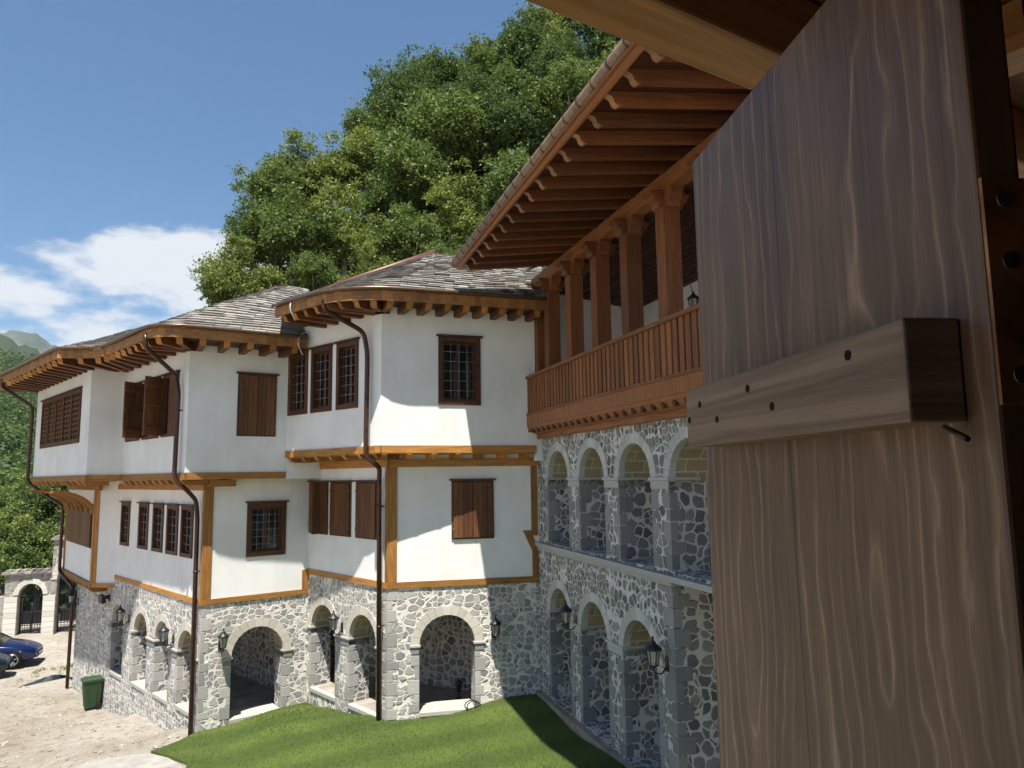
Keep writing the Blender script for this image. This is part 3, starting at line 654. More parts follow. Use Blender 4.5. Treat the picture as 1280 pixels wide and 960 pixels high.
# ---- stone base walls
def stone_arch(fr, u0, u1, z0, zt, th, parent, ringm=VOU, ledge=True, imps=True, impz=None):
    voussoirs(fr, u0, u1, zt, ringm, parent)
    if ledge: sill(fr, u0, u1, z0, th, parent)
TH = .5
holes = [arch_loop(.63, 1.78, .26, 2.18)]
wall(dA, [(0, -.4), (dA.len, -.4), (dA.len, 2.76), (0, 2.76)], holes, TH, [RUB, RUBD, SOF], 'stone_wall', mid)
voussoirs(dA, .63, 1.78, 2.18, VOU, mid, .19); sill(dA, .63, 1.78, .3, TH, mid)
impost(dA, .44, .66, 1.6, TH, mid); impost(dA, 1.75, 2.0, 1.6, TH, mid)
HB = [(.2, 1.36, .2), (1.96, 3.08, .2)]
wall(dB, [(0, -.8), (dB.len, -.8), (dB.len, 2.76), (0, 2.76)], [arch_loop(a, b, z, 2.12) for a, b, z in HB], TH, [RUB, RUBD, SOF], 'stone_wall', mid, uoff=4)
for a, b, z in HB: stone_arch(dB, a, b, z, 2.12, TH, mid)
for a, b in ((.03, .23), (1.33, 1.99), (3.05, 3.28)): impost(dB, a, b, 1.55, TH, mid)
wall(eA, [(0, -.9), (eA.len, -.9), (eA.len, 2.31), (0, 2.31)], [arch_loop(.66, 1.84, -.27, 1.69)], TH, [RUB, RUBD, SOF], 'stone_wall', left, uoff=9)
voussoirs(eA, .66, 1.84, 1.69, VOU, left, .19); sill(eA, .66, 1.84, -.22, TH, left)
impost(eA, .46, .69, 1.08, TH, left); impost(eA, 1.81, 2.08, 1.08, TH, left)
# four arches of the long wall, measured from Pl
HS = [(US+a*ds, US+b*ds, -.15+.1*k*.4) for k, (a, b) in enumerate([(-.02, 1.06), (1.95, 3.03), (3.62, 4.6), (5.2, 6.3)])]
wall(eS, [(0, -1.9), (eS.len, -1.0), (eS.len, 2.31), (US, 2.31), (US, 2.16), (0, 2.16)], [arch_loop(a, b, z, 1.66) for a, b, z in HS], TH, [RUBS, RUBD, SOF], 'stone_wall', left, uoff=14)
for a, b, z in HS: stone_arch(eS, a, b, z, 1.66, TH, left)
for k, (a, b) in enumerate(((HS[0][0]-.2, HS[0][0]+.03), (HS[0][1]-.03, HS[0][1]+.2), (HS[1][0]-.2, HS[1][0]+.03), (HS[1][1]-.03, HS[2][0]+.03), (HS[2][1]-.03, HS[3][0]+.03), (HS[3][1]-.03, HS[3][1]+.2))): impost(eS, a, b, 1.14, TH, left)
for fr, u, z0, z1, sd, par in ((dA, 0, .0, 2.7, 1, mid), (dB, dB.len, .0, 2.7, -1, mid), (dA, .63, .3, 1.44, -1, mid), (dA, 1.78, .3, 1.44, 1, mid), (dB, .2, .25, 1.4, -1, mid), (dB, 1.36, .25, 1.4, 1, mid), (dB, 1.96, .25, 1.4, -1, mid), (dB, 3.08, .25, 1.4, 1, mid),
                             (eA, 0, -.6, 2.26, 1, left), (eA, .66, -.2, .9, -1, left), (eA, 1.84, -.2, .9, 1, left), (eS, eS.len, -.9, 2.26, -1, left)):
    quoins(fr, u, z0, z1, sd, par, None, .1, .2)
for a, b, z in HS: quoins(eS, a, z+.02, .98, -1, left, None, .1, .2); quoins(eS, b, z+.02, .98, 1, left, None, .1, .2)
# far end wall of the left house (turns the corner)
endf = Fr((Sl[0]+3.5, Sl[1]+4.0), Sl)
wall(endf, [(0, -2.2), (endf.len, -2.2), (endf.len, 2.2), (0, 2.2)], [], TH, [RUB, RUBD, SOF], 'stone_wall', left, uoff=30)
# interiors behind the arches: floor, ceiling, back walls
def slab(pts, z, th, mtl, name, parent):
    mb = MB(); mb.prism([z3(p, z) for p in pts], (0, 0, -th)); return mb.build(name, mtl, parent)
def inset(fr, u, w): return fr.xy(u, w)
bkm = Fr((-5.2, 19.5), (.62, 16.45))
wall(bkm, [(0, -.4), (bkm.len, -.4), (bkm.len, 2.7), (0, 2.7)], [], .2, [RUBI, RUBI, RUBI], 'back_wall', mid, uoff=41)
slab([dA.xy(.1, -.1), dA.xy(dA.len, -.1), bkm.xy(bkm.len), bkm.xy(0), dB.xy(.1, -.1)], .21, .3, FLOORM, 'floor', mid)
slab([dA.xy(.05, -.05), dA.xy(dA.len, -.05), (1.5, 19.5), (-5, 21.5), dB.xy(.05, -.05)], 2.74, .06, CEIL, 'ceiling', mid)
bkl = Fr((-11.6, 24.6), (-5.25, 18.6))
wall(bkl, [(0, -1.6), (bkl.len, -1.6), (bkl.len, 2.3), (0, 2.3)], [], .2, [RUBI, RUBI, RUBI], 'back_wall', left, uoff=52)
slab([eS.xy(.3, -.1), eS.xy(eS.len-.1, -.1), eA.xy(eA.len-.1, -.1), bkl.xy(bkl.len), bkl.xy(0)], -.25, .4, FLOORM, 'floor', left)
slab([eS.xy(.05, -.05), eS.xy(eS.len-.05, -.05), eA.xy(eA.len-.05, -.05), (-5, 21), (-10, 26)], 2.29, .06, CEIL, 'ceiling', left)

# ---- timber trims
def board(fr, u0, u1, z0, z1, w0, w1, parent, name='trim', mtl=WOR):
    mb = MB(); mb.box(fr, u0, u1, z0, z1, w0, w1); return mb.build(name, mtl, parent)
board(dA, -.03, dA.len-.02, 2.745, 2.87, -.05, .03, mid); board(dB, .0, dB.len+.03, 2.745, 2.87, -.05, .03, mid)
board(dA, -.02, .17, 2.872, 5.28, -.05, .025, mid, 'corner_post'); board(dB, dB.len-.1, dB.len+.022, 2.872, 5.28, -.05, .02, mid, 'corner_post')
board(eA, -.03, eA.len, 2.285, 2.4, -.05, .03, left); board(eB, 0, eB.len+.03, 2.285, 2.4, -.05, .03, left)
board(eA, -.02, .17, 2.402, 4.87, -.05, .025, left, 'corner_post'); board(eB, eB.len-.1, eB.len+.022, 2.402, 4.87, -.05, .02, left, 'corner_post')
board(eA, eA.len-.16, eA.len-.02, 2.402, 2.85, -.04, .027, left)
# right-hand stepped trim of the middle house, going round the stone cornice
mb = MB(); u = dA.len
pr = [(u-.16, 2.872), (u-.02, 2.872), (u-.02, 3.35), (u-.14, 3.72), (u-.03, 3.72), (u-.03, 5.28), (u-.17, 5.28), (u-.17, 3.83), (u-.36, 3.83), (u-.16, 3.4)]
mb.prism([dA.P(a, b, -.03) for a, b in pr], dA.n*.055); mb.build('trim', WOR, mid)
def jetty(fr, low, u0, u1, z, parent, n, wl, drop=.3, lowbeam=True):
    """edge beam of the overhanging storey with joist ends below it"""
    board(fr, u0, u1, z-.15, z, -.1, .035, parent, 'edge_beam')
    for k in range(n):
        u = u0+.2+(u1-u0-.4)*k/max(1, n-1); mb = MB()
        pr = [(-.55, z-.152), (.03, z-.152), (.03, z-.18), (-.03, z-.25), (-.1, z-.265), (-.55, z-.265)]
        mb.prism([fr.P(u-.055, b, a) for a, b in pr], fr.t*.11); mb.build('joist', WOR, parent)
    # boarded underside
    mb = MB(); mb.box(fr, u0+.02, u1-.02, z-.17, z-.153, -.7, -.02); mb.build('soffit', WOR, parent)
jetty(mA, dA, -.12, mA.len-.02, 5.62, mid, 7, .4); jetty(mB, dB, .0, mB.len+.04, 5.62, mid, 7, .4)
board(dA, 0, dA.len-.02, 5.2, 5.36, -.06, .05, mid, 'beam'); board(dB, 0, dB.len+.02, 5.2, 5.36, -.06, .05, mid, 'beam')
jetty(lB, eB, 0, lB.len+.04, 5.15, left, 10, .5); jetty(lC, eC, -.02, lC.len+.05, 5.15, left, 11, .5)
board(lA, -.04, lA.len-.02, 5.0, 5.15, -.1, .035, left, 'edge_beam'); board(lJ, .04, lJ.len, 5.0, 5.15, -.1, .035, left, 'edge_beam')
board(eA, 0, .55, 4.84, 4.98, -.06, .36, left, 'beam'); board(eB, 0, eB.len, 4.76, 4.9, -.06, .05, left, 'beam'); board(eC, 0, eC.len+.5, 4.74, 4.88, -.06, .05, left, 'beam')
slab([lA.xy(.05, -.05), lA.xy(lA.len, -.05), (-5, 19), (-9, 22), P, lB.xy(lB.len*.5, -.05)], 5.125, .1, WOR, 'soffit', left)
slab([lJ.xy(.0, -.05), P, (-9, 22), (-12, 26), lC.xy(0, -.05), lC.xy(lC.len, -.05)], 5.12, .1, WOR, 'soffit', left)
# lower bay: sill with carved ends, corner posts, curved braces under the top room
board(eC, -.03, eC.len+.03, 2.05, 2.17, -.4, .05, left); board(eJ, 0, eJ.len, 2.05, 2.17, -.3, .04, left)
for k in range(10):
    u = .15+k*(eC.len-.3)/9; mb = MB(); pr = [(-.45, 2.048), (.05, 2.048), (.03, 1.98), (-.06, 1.9), (-.45, 1.9)]
    mb.prism([eC.P(u-.05, b, a) for a, b in pr], eC.t*.1); mb.build('joist', WOR, left)
board(eC, eC.len-.12, eC.len+.03, 2.172, 4.74, -.1, .04, left, 'corner_post'); board(eC, -.04, .1, 2.172, 4.74, -.1, .035, left, 'corner_post'); board(eJ, -.02, .12, 2.172, 4.74, -.1, .02, left, 'corner_post')
for k in range(7):
    u = .05+k*(eC.len-.1)/6; mb = MB(); o, i_ = [], []
    for a in np.linspace(0, math.pi/2, 9):
        o.append((1.05*(1-math.cos(a))*1.0+.02, 4.12+.64*math.sin(a))); i_.append((1.05*(1-math.cos(a))+.1, 4.08+.6*math.sin(a)))
    mb.prism([eC.P(u-.04, b, a) for a, b in o+i_[::-1]], eC.t*.08); mb.build('brace', WOR, left)
slab([eC.xy(0, -.3), eC.xy(eC.len, -.3), eC.xy(eC.len, .0), eC.xy(0, .0)], 2.19, .1, WOR, 'soffit', left)

# ---- eaves and slate roofs
def eaves(rim, wal, zt, parent, n_raft, mtl_f=WFAS, gut=GUTR, ranges=((0, 1),), jh=.15):
    """fascia, gutter, soffit and rafters between a wall line and a rim line (plan points)"""
    r, w = densify(rim, wal)
    mb = MB(); inn = []
    for k in range(len(r)):
        d = w[k]-r[k]; d = d/(np.linalg.norm(d)+1e-9); inn.append(r[k]+d*.05)
    for k in range(len(r)-1):
        mb.hexa([z3(r[k], zt-.2), z3(r[k+1], zt-.2), z3(inn[k+1], zt-.2), z3(inn[k], zt-.2), z3(r[k], zt), z3(r[k+1], zt), z3(inn[k+1], zt), z3(inn[k], zt)], 0, 0)
    mb.build('fascia', mtl_f, parent)
    mb = MB(); ins = [w[k]+(w[k]-r[k])*.15 for k in range(len(r))]
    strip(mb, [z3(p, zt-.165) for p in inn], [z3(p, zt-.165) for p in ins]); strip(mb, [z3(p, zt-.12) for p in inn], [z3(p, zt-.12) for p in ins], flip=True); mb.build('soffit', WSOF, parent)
    outp = [np.array(r[k])-(inn[k]-r[k])*1.1 for k in range(len(r))]
    mb = MB(); mb.tube([z3(p, zt+.03) for p in outp[::2]+[outp[-1]]], .04, 8); mb.build('gutter', gut, parent)
    L = np.concatenate([[0], np.cumsum([max(np.linalg.norm(r[k+1]-r[k]), np.linalg.norm(w[k+1]-w[k])*.8) for k in range(len(r)-1)])])
    for k in range(n_raft):
        x = L[-1]*(k+.4)/n_raft; i = int(np.clip(np.searchsorted(L, x)-1, 0, len(r)-2)); f = (x-L[i])/(L[i+1]-L[i]+1e-9)
        a = w[i]*(1-f)+w[i+1]*f; b = r[i]*(1-f)+r[i+1]*f; d = (b-a)/np.linalg.norm(b-a)
        rafter(z3(a-d*.15, zt-.168-jh), z3(b-d*.03, zt-.168-jh), .13, jh, parent, WRAF)
    return r, w
nA, nB = mA.n[:2], mB.n[:2]; Jv, Mv, Nv = map(np.array, (J, M, N)); tBv = (Nv-Mv)/np.linalg.norm(Nv-Mv)
rA1 = Jv+nA*.72; rA0 = Mv+nA*.72+mA.t[:2]*.1; rB0 = Mv+tBv*.6+nB*1.08; rB1 = Mv+tBv*2.25+nB*1.1
arc = bez(rA0, (-3.12, 13.84), rB0, 8)
rim_m = [rA1]+arc+[rB1]; wal_m = [Jv]+[Mv]*len(arc)+[Nv]
wal_m[-2] = Mv+tBv*.35; wal_m[-1] = Mv+tBv*2.3
rm, wm = eaves(rim_m, wal_m, 8.6, mid, 17)
E0, E1, E2 = np.array([-5.6, 18.0, 9.35]), np.array([-1.85, 18.0, 10.55]), np.array([.8, 18.9, 10.6])
def ridge_for(rim, pts):                                         # spread ridge control points over the dense rim
    L = np.concatenate([[0], np.cumsum([np.linalg.norm(rim[k+1]-rim[k]) for k in range(len(rim)-1)])]); L /= L[-1]
    ks = [p[0] for p in pts]; return [np.array([np.interp(t, ks, [p[1][i] for p in pts]) for i in range(3)]) for t in L]
rg = ridge_for(rm, [(0, E2), (.28, E1+np.array([.7, .3, .03])), (.42, E1), (.62, E1), (1, E0)])
slates([z3(p, 8.62) for p in rm], rg, 'roof', mid, 23, .16, .42)
mb = MB(); strip(mb, [z3(p, 8.6) for p in rm], [p-np.array([0, 0, .02]) for p in rg]); back = [p+np.array([.6, 4, -2.2]) for p in rg]; strip(mb, [p-np.array([0, 0, .02]) for p in rg], back); mb.build('roof_deck', WSOF, mid)
mb = MB(); mb.tube([E0+np.array([.1, 0, .0]), E1*.5+E0*.5+np.array([0, 0, .02]), E1+np.array([0, 0, .04])], .07, 8); mb.build('hip_cap', RIDGE, mid)
Lv, Pv, Qv, Rv = map(np.array, (LL, P, Q, RR))
arc2 = bez((-6.55, 15.0), (-7.25, 14.52), (-7.85, 15.36), 8)
rim_l = [np.array((-4.62, 16.36))]+[np.array(p) for p in arc2]+[np.array((-9.65, 17.2)), np.array((-10.05, 17.34)), np.array((-10.75, 17.28)), np.array((-14.95, 21.5)), np.array((-15.5, 22.0)), np.array((-15.9, 22.9))]
wal_l = [Nv]+[Lv]*len(arc2)+[Pv, Pv, Qv, Rv, Rv, Rv]
rl, wl = eaves(rim_l, wal_l, 8.1, left, 33)
rgl = ridge_for(rl, [(0, (-5.3, 19.0, 9.9)), (.1, (-6.0, 19.4, 10.15)), (.2, (-6.25, 19.5, 10.2)), (.33, (-6.6, 19.8, 10.05)), (.42, (-8.8, 20.6, 9.75)), (.55, (-11.5, 22.2, 9.45)), (.8, (-15.2, 25.2, 9.5)), (1, (-17.6, 27, 9.3))])
slates([z3(p, 8.12) for p in rl], rgl, 'roof', left, 24, .16, .42)
mb = MB(); strip(mb, [z3(p, 8.1) for p in rl], [p-np.array([0, 0, .02]) for p in rgl]); back = [p+np.array([2.5, 4.5, -2.]) for p in rgl]; strip(mb, [p-np.array([0, 0, .02]) for p in rgl], back); mb.build('roof_deck', WSOF, left)
# white cables that hang over the eaves
for par, a in ((mid, (-4.55, 14.85, 8.66)), (left, (-4.75, 16.15, 8.16))):
    mb = MB(); a = np.array(a); mb.tube(pipe_smooth([a+(.35, .6, .22), a+(.05, .12, .05), a+(.02, -.06, -.2), a+(.12, .05, -.45)], .2), .011, 6); mb.build('cable', CABLE, par)
# ---- drainpipes
gm = lambda fr, u, w, z: fr.P(u, z, w)
r1 = min(rm, key=lambda p: abs(p[0]+3.75)); 
bp = [(mB.P(3.28, z, .1)-mB.n*.0, mB.n) for z in (7.8, 6.3)]
drainpipe([z3(r1, 8.5)-np.append(nB, 0)*.05, z3(r1, 8.3)-np.append(nB, 0)*.02, mB.P(3.12, 7.95, .12), mB.P(3.22, 7.5, .1), mB.P(3.22, 5.4, .12), mB.P(3.36, 5.2, -.12), dB.P(dB.len-.2, 4.95, .1), dB.P(dB.len-.16, .1, .1)], mid, [(dB.P(dB.len-.16, z, .1), dB.n) for z in (4.4, 2.0)])
r2 = min(rl, key=lambda p: abs(p[0]+7.55))
drainpipe([z3(r2, 8.0), z3(r2, 7.72), lB.P(3.9, 7.3, .12), lB.P(4.06, 6.95, .1), lB.P(4.06, 5.0, .12), lB.P(4.15, 4.8, -.1), eB.P(eB.len-.28, 4.55, .1), eB.P(eB.len-.16, 4.2, .1), eB.P(eB.len-.1, -.5, .1)], left, [(lB.P(4.06, 6.5, .1), lB.n), (eB.P(eB.len-.14, 3, .1), eB.n)])
r3 = np.array((-14.95, 21.5))
drainpipe([z3(r3, 8.0), z3(r3, 7.78), lC.P(.0, 7.35, .15), lC.P(-.08, 7.1, .1), lC.P(-.1, 5.0, .12), lC.P(.15, 4.75, -.15), eC.P(-.06, 4.2, .12), eC.P(-.02, 2.1, .12), eS.P(.1, 1.7, .14), eS.P(.02, -1.3, .14)], left)

# ------------------------------------------------------------------ gallery building
D_ = np.array([math.sin(R(-17)), math.cos(R(-17))]); K = np.array(Jl); ga = Fr(K, K-D_*10)
UE = 9.2
gal = thing('gallery_building', 'long stone arcade with a red wooden balcony above it and a deep rafter eave', 'building', (2, 11, .5))
UP = [(.64, 1.8), (2.36, 3.5), (4.07, 5.2), (5.74, 6.95)]
LO = [(.66, 1.78), (2.33, 3.5), (4.09, 5.24)]
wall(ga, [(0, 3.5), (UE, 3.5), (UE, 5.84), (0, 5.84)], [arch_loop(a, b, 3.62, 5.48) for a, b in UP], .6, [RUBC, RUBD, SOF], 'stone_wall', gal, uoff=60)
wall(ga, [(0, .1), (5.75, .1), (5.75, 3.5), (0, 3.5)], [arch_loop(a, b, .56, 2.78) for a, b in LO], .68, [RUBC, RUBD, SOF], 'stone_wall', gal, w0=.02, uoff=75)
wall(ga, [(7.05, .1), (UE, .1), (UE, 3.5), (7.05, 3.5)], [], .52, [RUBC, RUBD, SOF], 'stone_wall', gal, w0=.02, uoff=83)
for a, b in UP: voussoirs(ga, a, b, 5.48, VOUG, gal, .17)
for a, b in LO: voussoirs(ga, a, b, 2.78, VOUG, gal, .18, .032)
for a, b in ((.5, .67), (1.77, 2.39), (3.47, 4.1), (5.17, 5.77)): impost(ga, a, b, 4.93, .5, gal, CORN, .1)
for a, b in ((.5, .69), (1.75, 2.36), (3.47, 4.12), (5.21, 5.5)): impost(ga, a, b, 2.26, .5, gal, CORN, .09, .06)
for a, b in UP: quoins(ga, a, 3.64, 4.78, -1, gal, QUOG, .1, .2); quoins(ga, b, 3.64, 4.78, 1, gal, QUOG, .1, .2)
for a, b in LO: quoins(ga, a, .58, 2.1, -1, gal, QUOG, .1, .2, .2, .02); quoins(ga, b, .58, 2.1, 1, gal, QUOG, .1, .2, .2, .02)
quoins(ga, 5.75, .5, 3.42, -1, gal, QUOG, .16, .3, .22, .02)
mb = MB(); mb.box(ga, 0, 5.81, 3.5, 3.58, -.55, .1); mb.box(ga, 0, 5.79, 3.43, 3.498, -.53, .06); mb.build('cornice', CORN, gal)
mb = MB(); mb.box(ga, 5.815, UE, 3.5, 3.58, -.55, .1); mb.build('cornice', CORN, gal)
mb = MB(); mb.box(ga, .0, UE, 3.585, 3.615, -2.5, -.605); mb.build('floor', FLOORM, gal)
mb = MB(); mb.box(ga, -.0, UE, .3, .545, -2.5, .14); mb.build('paving', FLOORM, gal)
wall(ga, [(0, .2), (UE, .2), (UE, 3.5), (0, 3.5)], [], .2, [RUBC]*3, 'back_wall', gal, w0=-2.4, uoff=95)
wall(ga, [(0, 3.6), (UE, 3.6), (UE, 10.72), (0, 10.72)], [rect_loop(5.5, 6.4, 3.8, 5.1)], .2, [PLAS]*3, 'back_wall', gal, w0=-2.45)
mb = MB(); mb.box(ga, 5.4, 6.5, 3.75, 5.5, -2.46, -2.42); mb.box(ga, 3.55, 4.2, 3.62, 5.6, -2.44, -2.4); mb.build('door', WRED, gal)
mb = MB(); mb.box(ga, 0.02, UE, 3.35, 3.42, -2.4, -.5); mb.build('ceiling', CEIL, gal)
mb = MB(); mb.box(ga, 0, UE, 5.85, 6.1, -2.4, -.02); mb.build('balcony_floor', WSOF, gal)
# balcony: lower trim, scalloped joist ends, fascia, balustrade
U0 = .12
board(ga, U0+.15, UE, 5.76, 5.86, -.05, .12, gal, 'trim', WRED)
mb = MB(); pr = [(.30, 6.25), (.34, 6.25), (.34, 6.03), (.30, 6.03)]; mb.prism([ga.P(U0, b, a) for a, b in pr], ga.t*(UE-U0)); mb.build('fascia', WRED, gal)
mb = MB(); pr = [(.33, 6.028), (.33, 5.98), (.25, 5.9), (.14, 5.862), (-.02, 5.862), (-.02, 5.89), (.12, 5.89), (.21, 5.93), (.29, 6.0), (.29, 6.028)]
mb.prism([ga.P(U0, b, a) for a, b in pr], ga.t*(UE-U0)); mb.build('cove', WRED, gal)
for k in range(29):
    u = U0+.16+k*.312; mb = MB(); c = ga.P(u, 5.925, .285); ax = ga.n*.8+np.array([0, 0, -.25]); ax = ax/np.linalg.norm(ax)
    pts = [c-ax*.12, c+ax*.02, c+ax*.035]; mb.tube(pts, [.05, .05, .03], 10); mb.build('joist_end', WSOF, gal)
rail = MB(); rail.box(ga, U0-.02, UE, 7.03, 7.09, .24, .36); rail.box(ga, U0, UE, 6.252, 6.3, .26, .35); rail = rail.build('balustrade', WRED, gal)
k = 0; u = U0+.02
while u < UE-.1:
    mb = MB(); mb.box(ga, u, u+.112, 6.3, 7.03, .29, .32); mb.build('baluster', WRED, rail); u += .165
mb = MB(); mb.box(ga, U0-.01, U0+.015, 6.3, 7.03, .0, .33); mb.build('end_panel', WRED, rail)
mb = MB(); mb.prism([ga.P(.02, b, a) for a, b in ((-.13, 5.85), (-.13, 9.5), (-2.45, 10.7), (-2.45, 5.85))], ga.t*.09); mb.build('end_wall', PLAS, gal)
# columns with carved bracket capitals
for k, u in enumerate((.36, 1.05, 2.3, 3.53, 4.75, 5.98, 7.2, 8.4)):
    mb = MB(); hw = .13; mb.box(ga, u-hw, u+hw, 6.1, 8.78, -.14, .12); c = mb.build('column', WCOL, gal)
    mb = MB(); pr = [(-.5, 9.05), (-.5, 8.98), (-.44, 8.97), (-.42, 8.9), (-.33, 8.87), (-.3, 8.8), (-.2, 8.78), (-.16, 8.7), (.16, 8.7), (.2, 8.78), (.3, 8.8), (.33, 8.87), (.42, 8.9), (.44, 8.97), (.5, 8.98), (.5, 9.05)]
    mb.prism([ga.P(u+a*.62, b, -.11) for a, b in pr], ga.n*.2)
    mb.prism([ga.P(u-.11, b, a*.62-.01) for a, b in pr], ga.t*.22); mb.build('capital', WCOL, c)
board(ga, 0.05, UE, 9.052, 9.3, -.12, .1, gal, 'wall_plate', WRED)
# rafters, soffit, fascia roll, ribbed gutter, roof slab
RZ = lambda w: 9.3-.125*w
for k in range(17):
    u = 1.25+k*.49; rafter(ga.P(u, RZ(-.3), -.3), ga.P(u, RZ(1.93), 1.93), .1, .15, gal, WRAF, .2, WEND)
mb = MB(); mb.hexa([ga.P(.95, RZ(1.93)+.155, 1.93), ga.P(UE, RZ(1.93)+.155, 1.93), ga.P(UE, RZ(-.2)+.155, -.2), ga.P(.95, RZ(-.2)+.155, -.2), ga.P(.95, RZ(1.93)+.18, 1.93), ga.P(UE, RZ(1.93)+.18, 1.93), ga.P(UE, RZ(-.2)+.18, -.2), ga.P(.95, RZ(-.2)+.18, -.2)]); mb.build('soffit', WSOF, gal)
mb = MB(); mb.tube([ga.P(.98, RZ(1.93)+.13, 1.96), ga.P(UE, RZ(1.93)+.13, 1.96)], .05, 10); mb.box(ga, .97, UE, RZ(1.93)+.12, RZ(1.93)+.24, 2.05, 1.93); mb.build('fascia', WRED, gal)
mb = MB(); mb.tube([ga.P(.95, RZ(1.93)+.23, 2.03), ga.P(UE, RZ(1.93)+.23, 2.03)], .075, 12); gt = mb.build('gutter', ALUG, gal)
u = 1.0
while u < UE: mb = MB(); mb.tube([ga.P(u, RZ(1.93)+.23, 2.03), ga.P(u+.03, RZ(1.93)+.23, 2.03)], .083, 12); mb.build('clip', GUTR, gt); u += .42
mb = MB(); mb.hexa([ga.P(.95, 9.33, 1.98), ga.P(UE, 9.33, 1.98), ga.P(UE, 10.9, -2.6), ga.P(.95, 10.9, -2.6), ga.P(.95, 9.39, 1.98), ga.P(UE, 9.39, 1.98), ga.P(UE, 10.96, -2.6), ga.P(.95, 10.96, -2.6)])
mb.hexa([ga.P(.1, 9.42, .3), ga.P(.95, 9.42, .3), ga.P(.95, 10.9, -2.6), ga.P(.1, 10.9, -2.6), ga.P(.1, 9.48, .3), ga.P(.95, 9.48, .3), ga.P(.95, 10.96, -2.6), ga.P(.1, 10.96, -2.6)]); mb.build('roof', SLATE, gal)
# sloping boarded ceiling of the gallery
mb = MB()
for k in range(16): w0 = -.12-k*.145; mb.box(ga, .1, UE, 9.075-.02*k-.03, 9.075-.02*k, w0-.14, w0)
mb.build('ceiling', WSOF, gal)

# ------------------------------------------------------------------ lanterns
def lantern_proto(label, loc, rz):
    t = thing('wall_lantern', label, 'lantern', loc, rz, 'black wall lanterns on the stone walls')   # local -y points away from the wall
    mb = MB(); mb.prism([(-.045, 0, -.11), (.045, 0, -.11), (.045, 0, .07), (0, 0, .11), (-.045, 0, .07)], (0, -.02, 0)); mb.build('back_plate', IRON, t, True)
    mb = MB(); mb.tube(pipe_smooth([(0, -.02, -.05), (0, -.1, -.15), (0, -.2, -.12), (0, -.22, -.04)], .06), .011, 8); mb.build('arm', IRON, t, True)
    y = -.22
    mb = MB()
    for a in range(6):
        q = a*math.pi/3; mb.tube([(.062*math.cos(q), y+.062*math.sin(q), -.02), (.1*math.cos(q), y+.1*math.sin(q), .2)], .007, 5)
    mb.lathe([(0, -.045), (.03, -.04), (.066, -.022), (.066, -.01), (0, -.01)], (0, y, 0), 12); mb.lathe([(.1, .19), (.112, .2), (.1, .215)], (0, y, 0), 6, smooth=False); mb.build('cage', IRON, t, True)
    mb = MB(); mb.lathe([(.052, -.01), (.09, .195)], (0, y, 0), 6, smooth=False); mb.build('glass', FROST, t, True)
    mb = MB(); mb.lathe([(0, .205), (.125, .2), (.118, .225), (.07, .265), (.04, .29), (.045, .305), (.02, .32), (.014, .35), (.02, .365), (0, .385)], (0, y, 0), 12); mb.build('cap', IRON, t, True)
    return t
def face_rz(fr): return math.atan2(fr.n[1], fr.n[0])+math.pi/2
lan0 = lantern_proto('black wall lantern at the outer corner of the shaded arcade, nearest the open shutter', ga.P(5.53, 2.35, .02), face_rz(ga))
for fr, u, z, lab in ((ga, 2.08, 2.3, 'black wall lantern between two lower arches of the shaded arcade, deep in the grass corner'),
                      (dA, 2.17, 1.77, 'black wall lantern right of the wide arch in the sunlit wall of the middle house'),
                      (dB, 1.66, 1.75, 'black wall lantern between the two narrow arches left of the middle downpipe'),
                      (eA, .42, 1.4, 'black wall lantern left of the wide arch in the left house'),
                      (eS, US+4.9*ds, 1.36, 'black wall lantern between the two arches nearest the left corner downpipe'),
                      (eS, US+1.5*ds, 1.4, 'black wall lantern beside the narrow shaded arch near the green bin'),
                      (eS, .22, 1.3, 'small black wall lantern by the downpipe at the far end of the left house')):
    dup(lan0, fr.P(u, z, .001), face_rz(fr), lab)
# hanging lantern in the gallery
hl = ga.P(5.2, 7.55, -.85)
t = thing('hanging_lantern', 'small black lantern hanging from the gallery ceiling behind the railing', 'lantern', tuple(hl))
mb = MB(); mb.tube([(0, 0, .26), (-.06, .02, .5), (-.02, 0, .8), (0, 0, 1.35)], .006, 5); mb.build('wire', IRON, t, True)
mb = MB()
for a in range(6): q = a*math.pi/3; mb.tube([(.06*math.cos(q), .06*math.sin(q), 0), (.08*math.cos(q), .08*math.sin(q), .16)], .008, 5)
mb.lathe([(0, -.03), (.065, -.01), (.065, .01), (0, .01)], n=12); mb.lathe([(.095, .155), (.1, .17), (.04, .225), (.02, .24), (.02, .27), (0, .28)], n=12); mb.build('cage', IRON, t, True)
mb = MB(); mb.lathe([(.05, .01), (.068, .155)], n=6, smooth=False); mb.build('glass', FROST, t, True)
# flood lamp under the bay of the left house
p = eS.P(US-.35, 1.72, .01)
t = thing('flood_lamp', 'black box flood lamp under the corner of the projecting bay', 'lamp', tuple(p), face_rz(eS))
mb = MB(); mb.box(WORLD, -.16, .16, -.1, .12, .12, .24); mb.build('housing', IRON, t, True, bevel=.015)
mb = MB(); mb.box(WORLD, -.02, .02, .0, .1, .0, .13); mb.box(WORLD, -.05, .05, -.06, .1, 0, .02); mb.build('bracket', IRON, t, True)
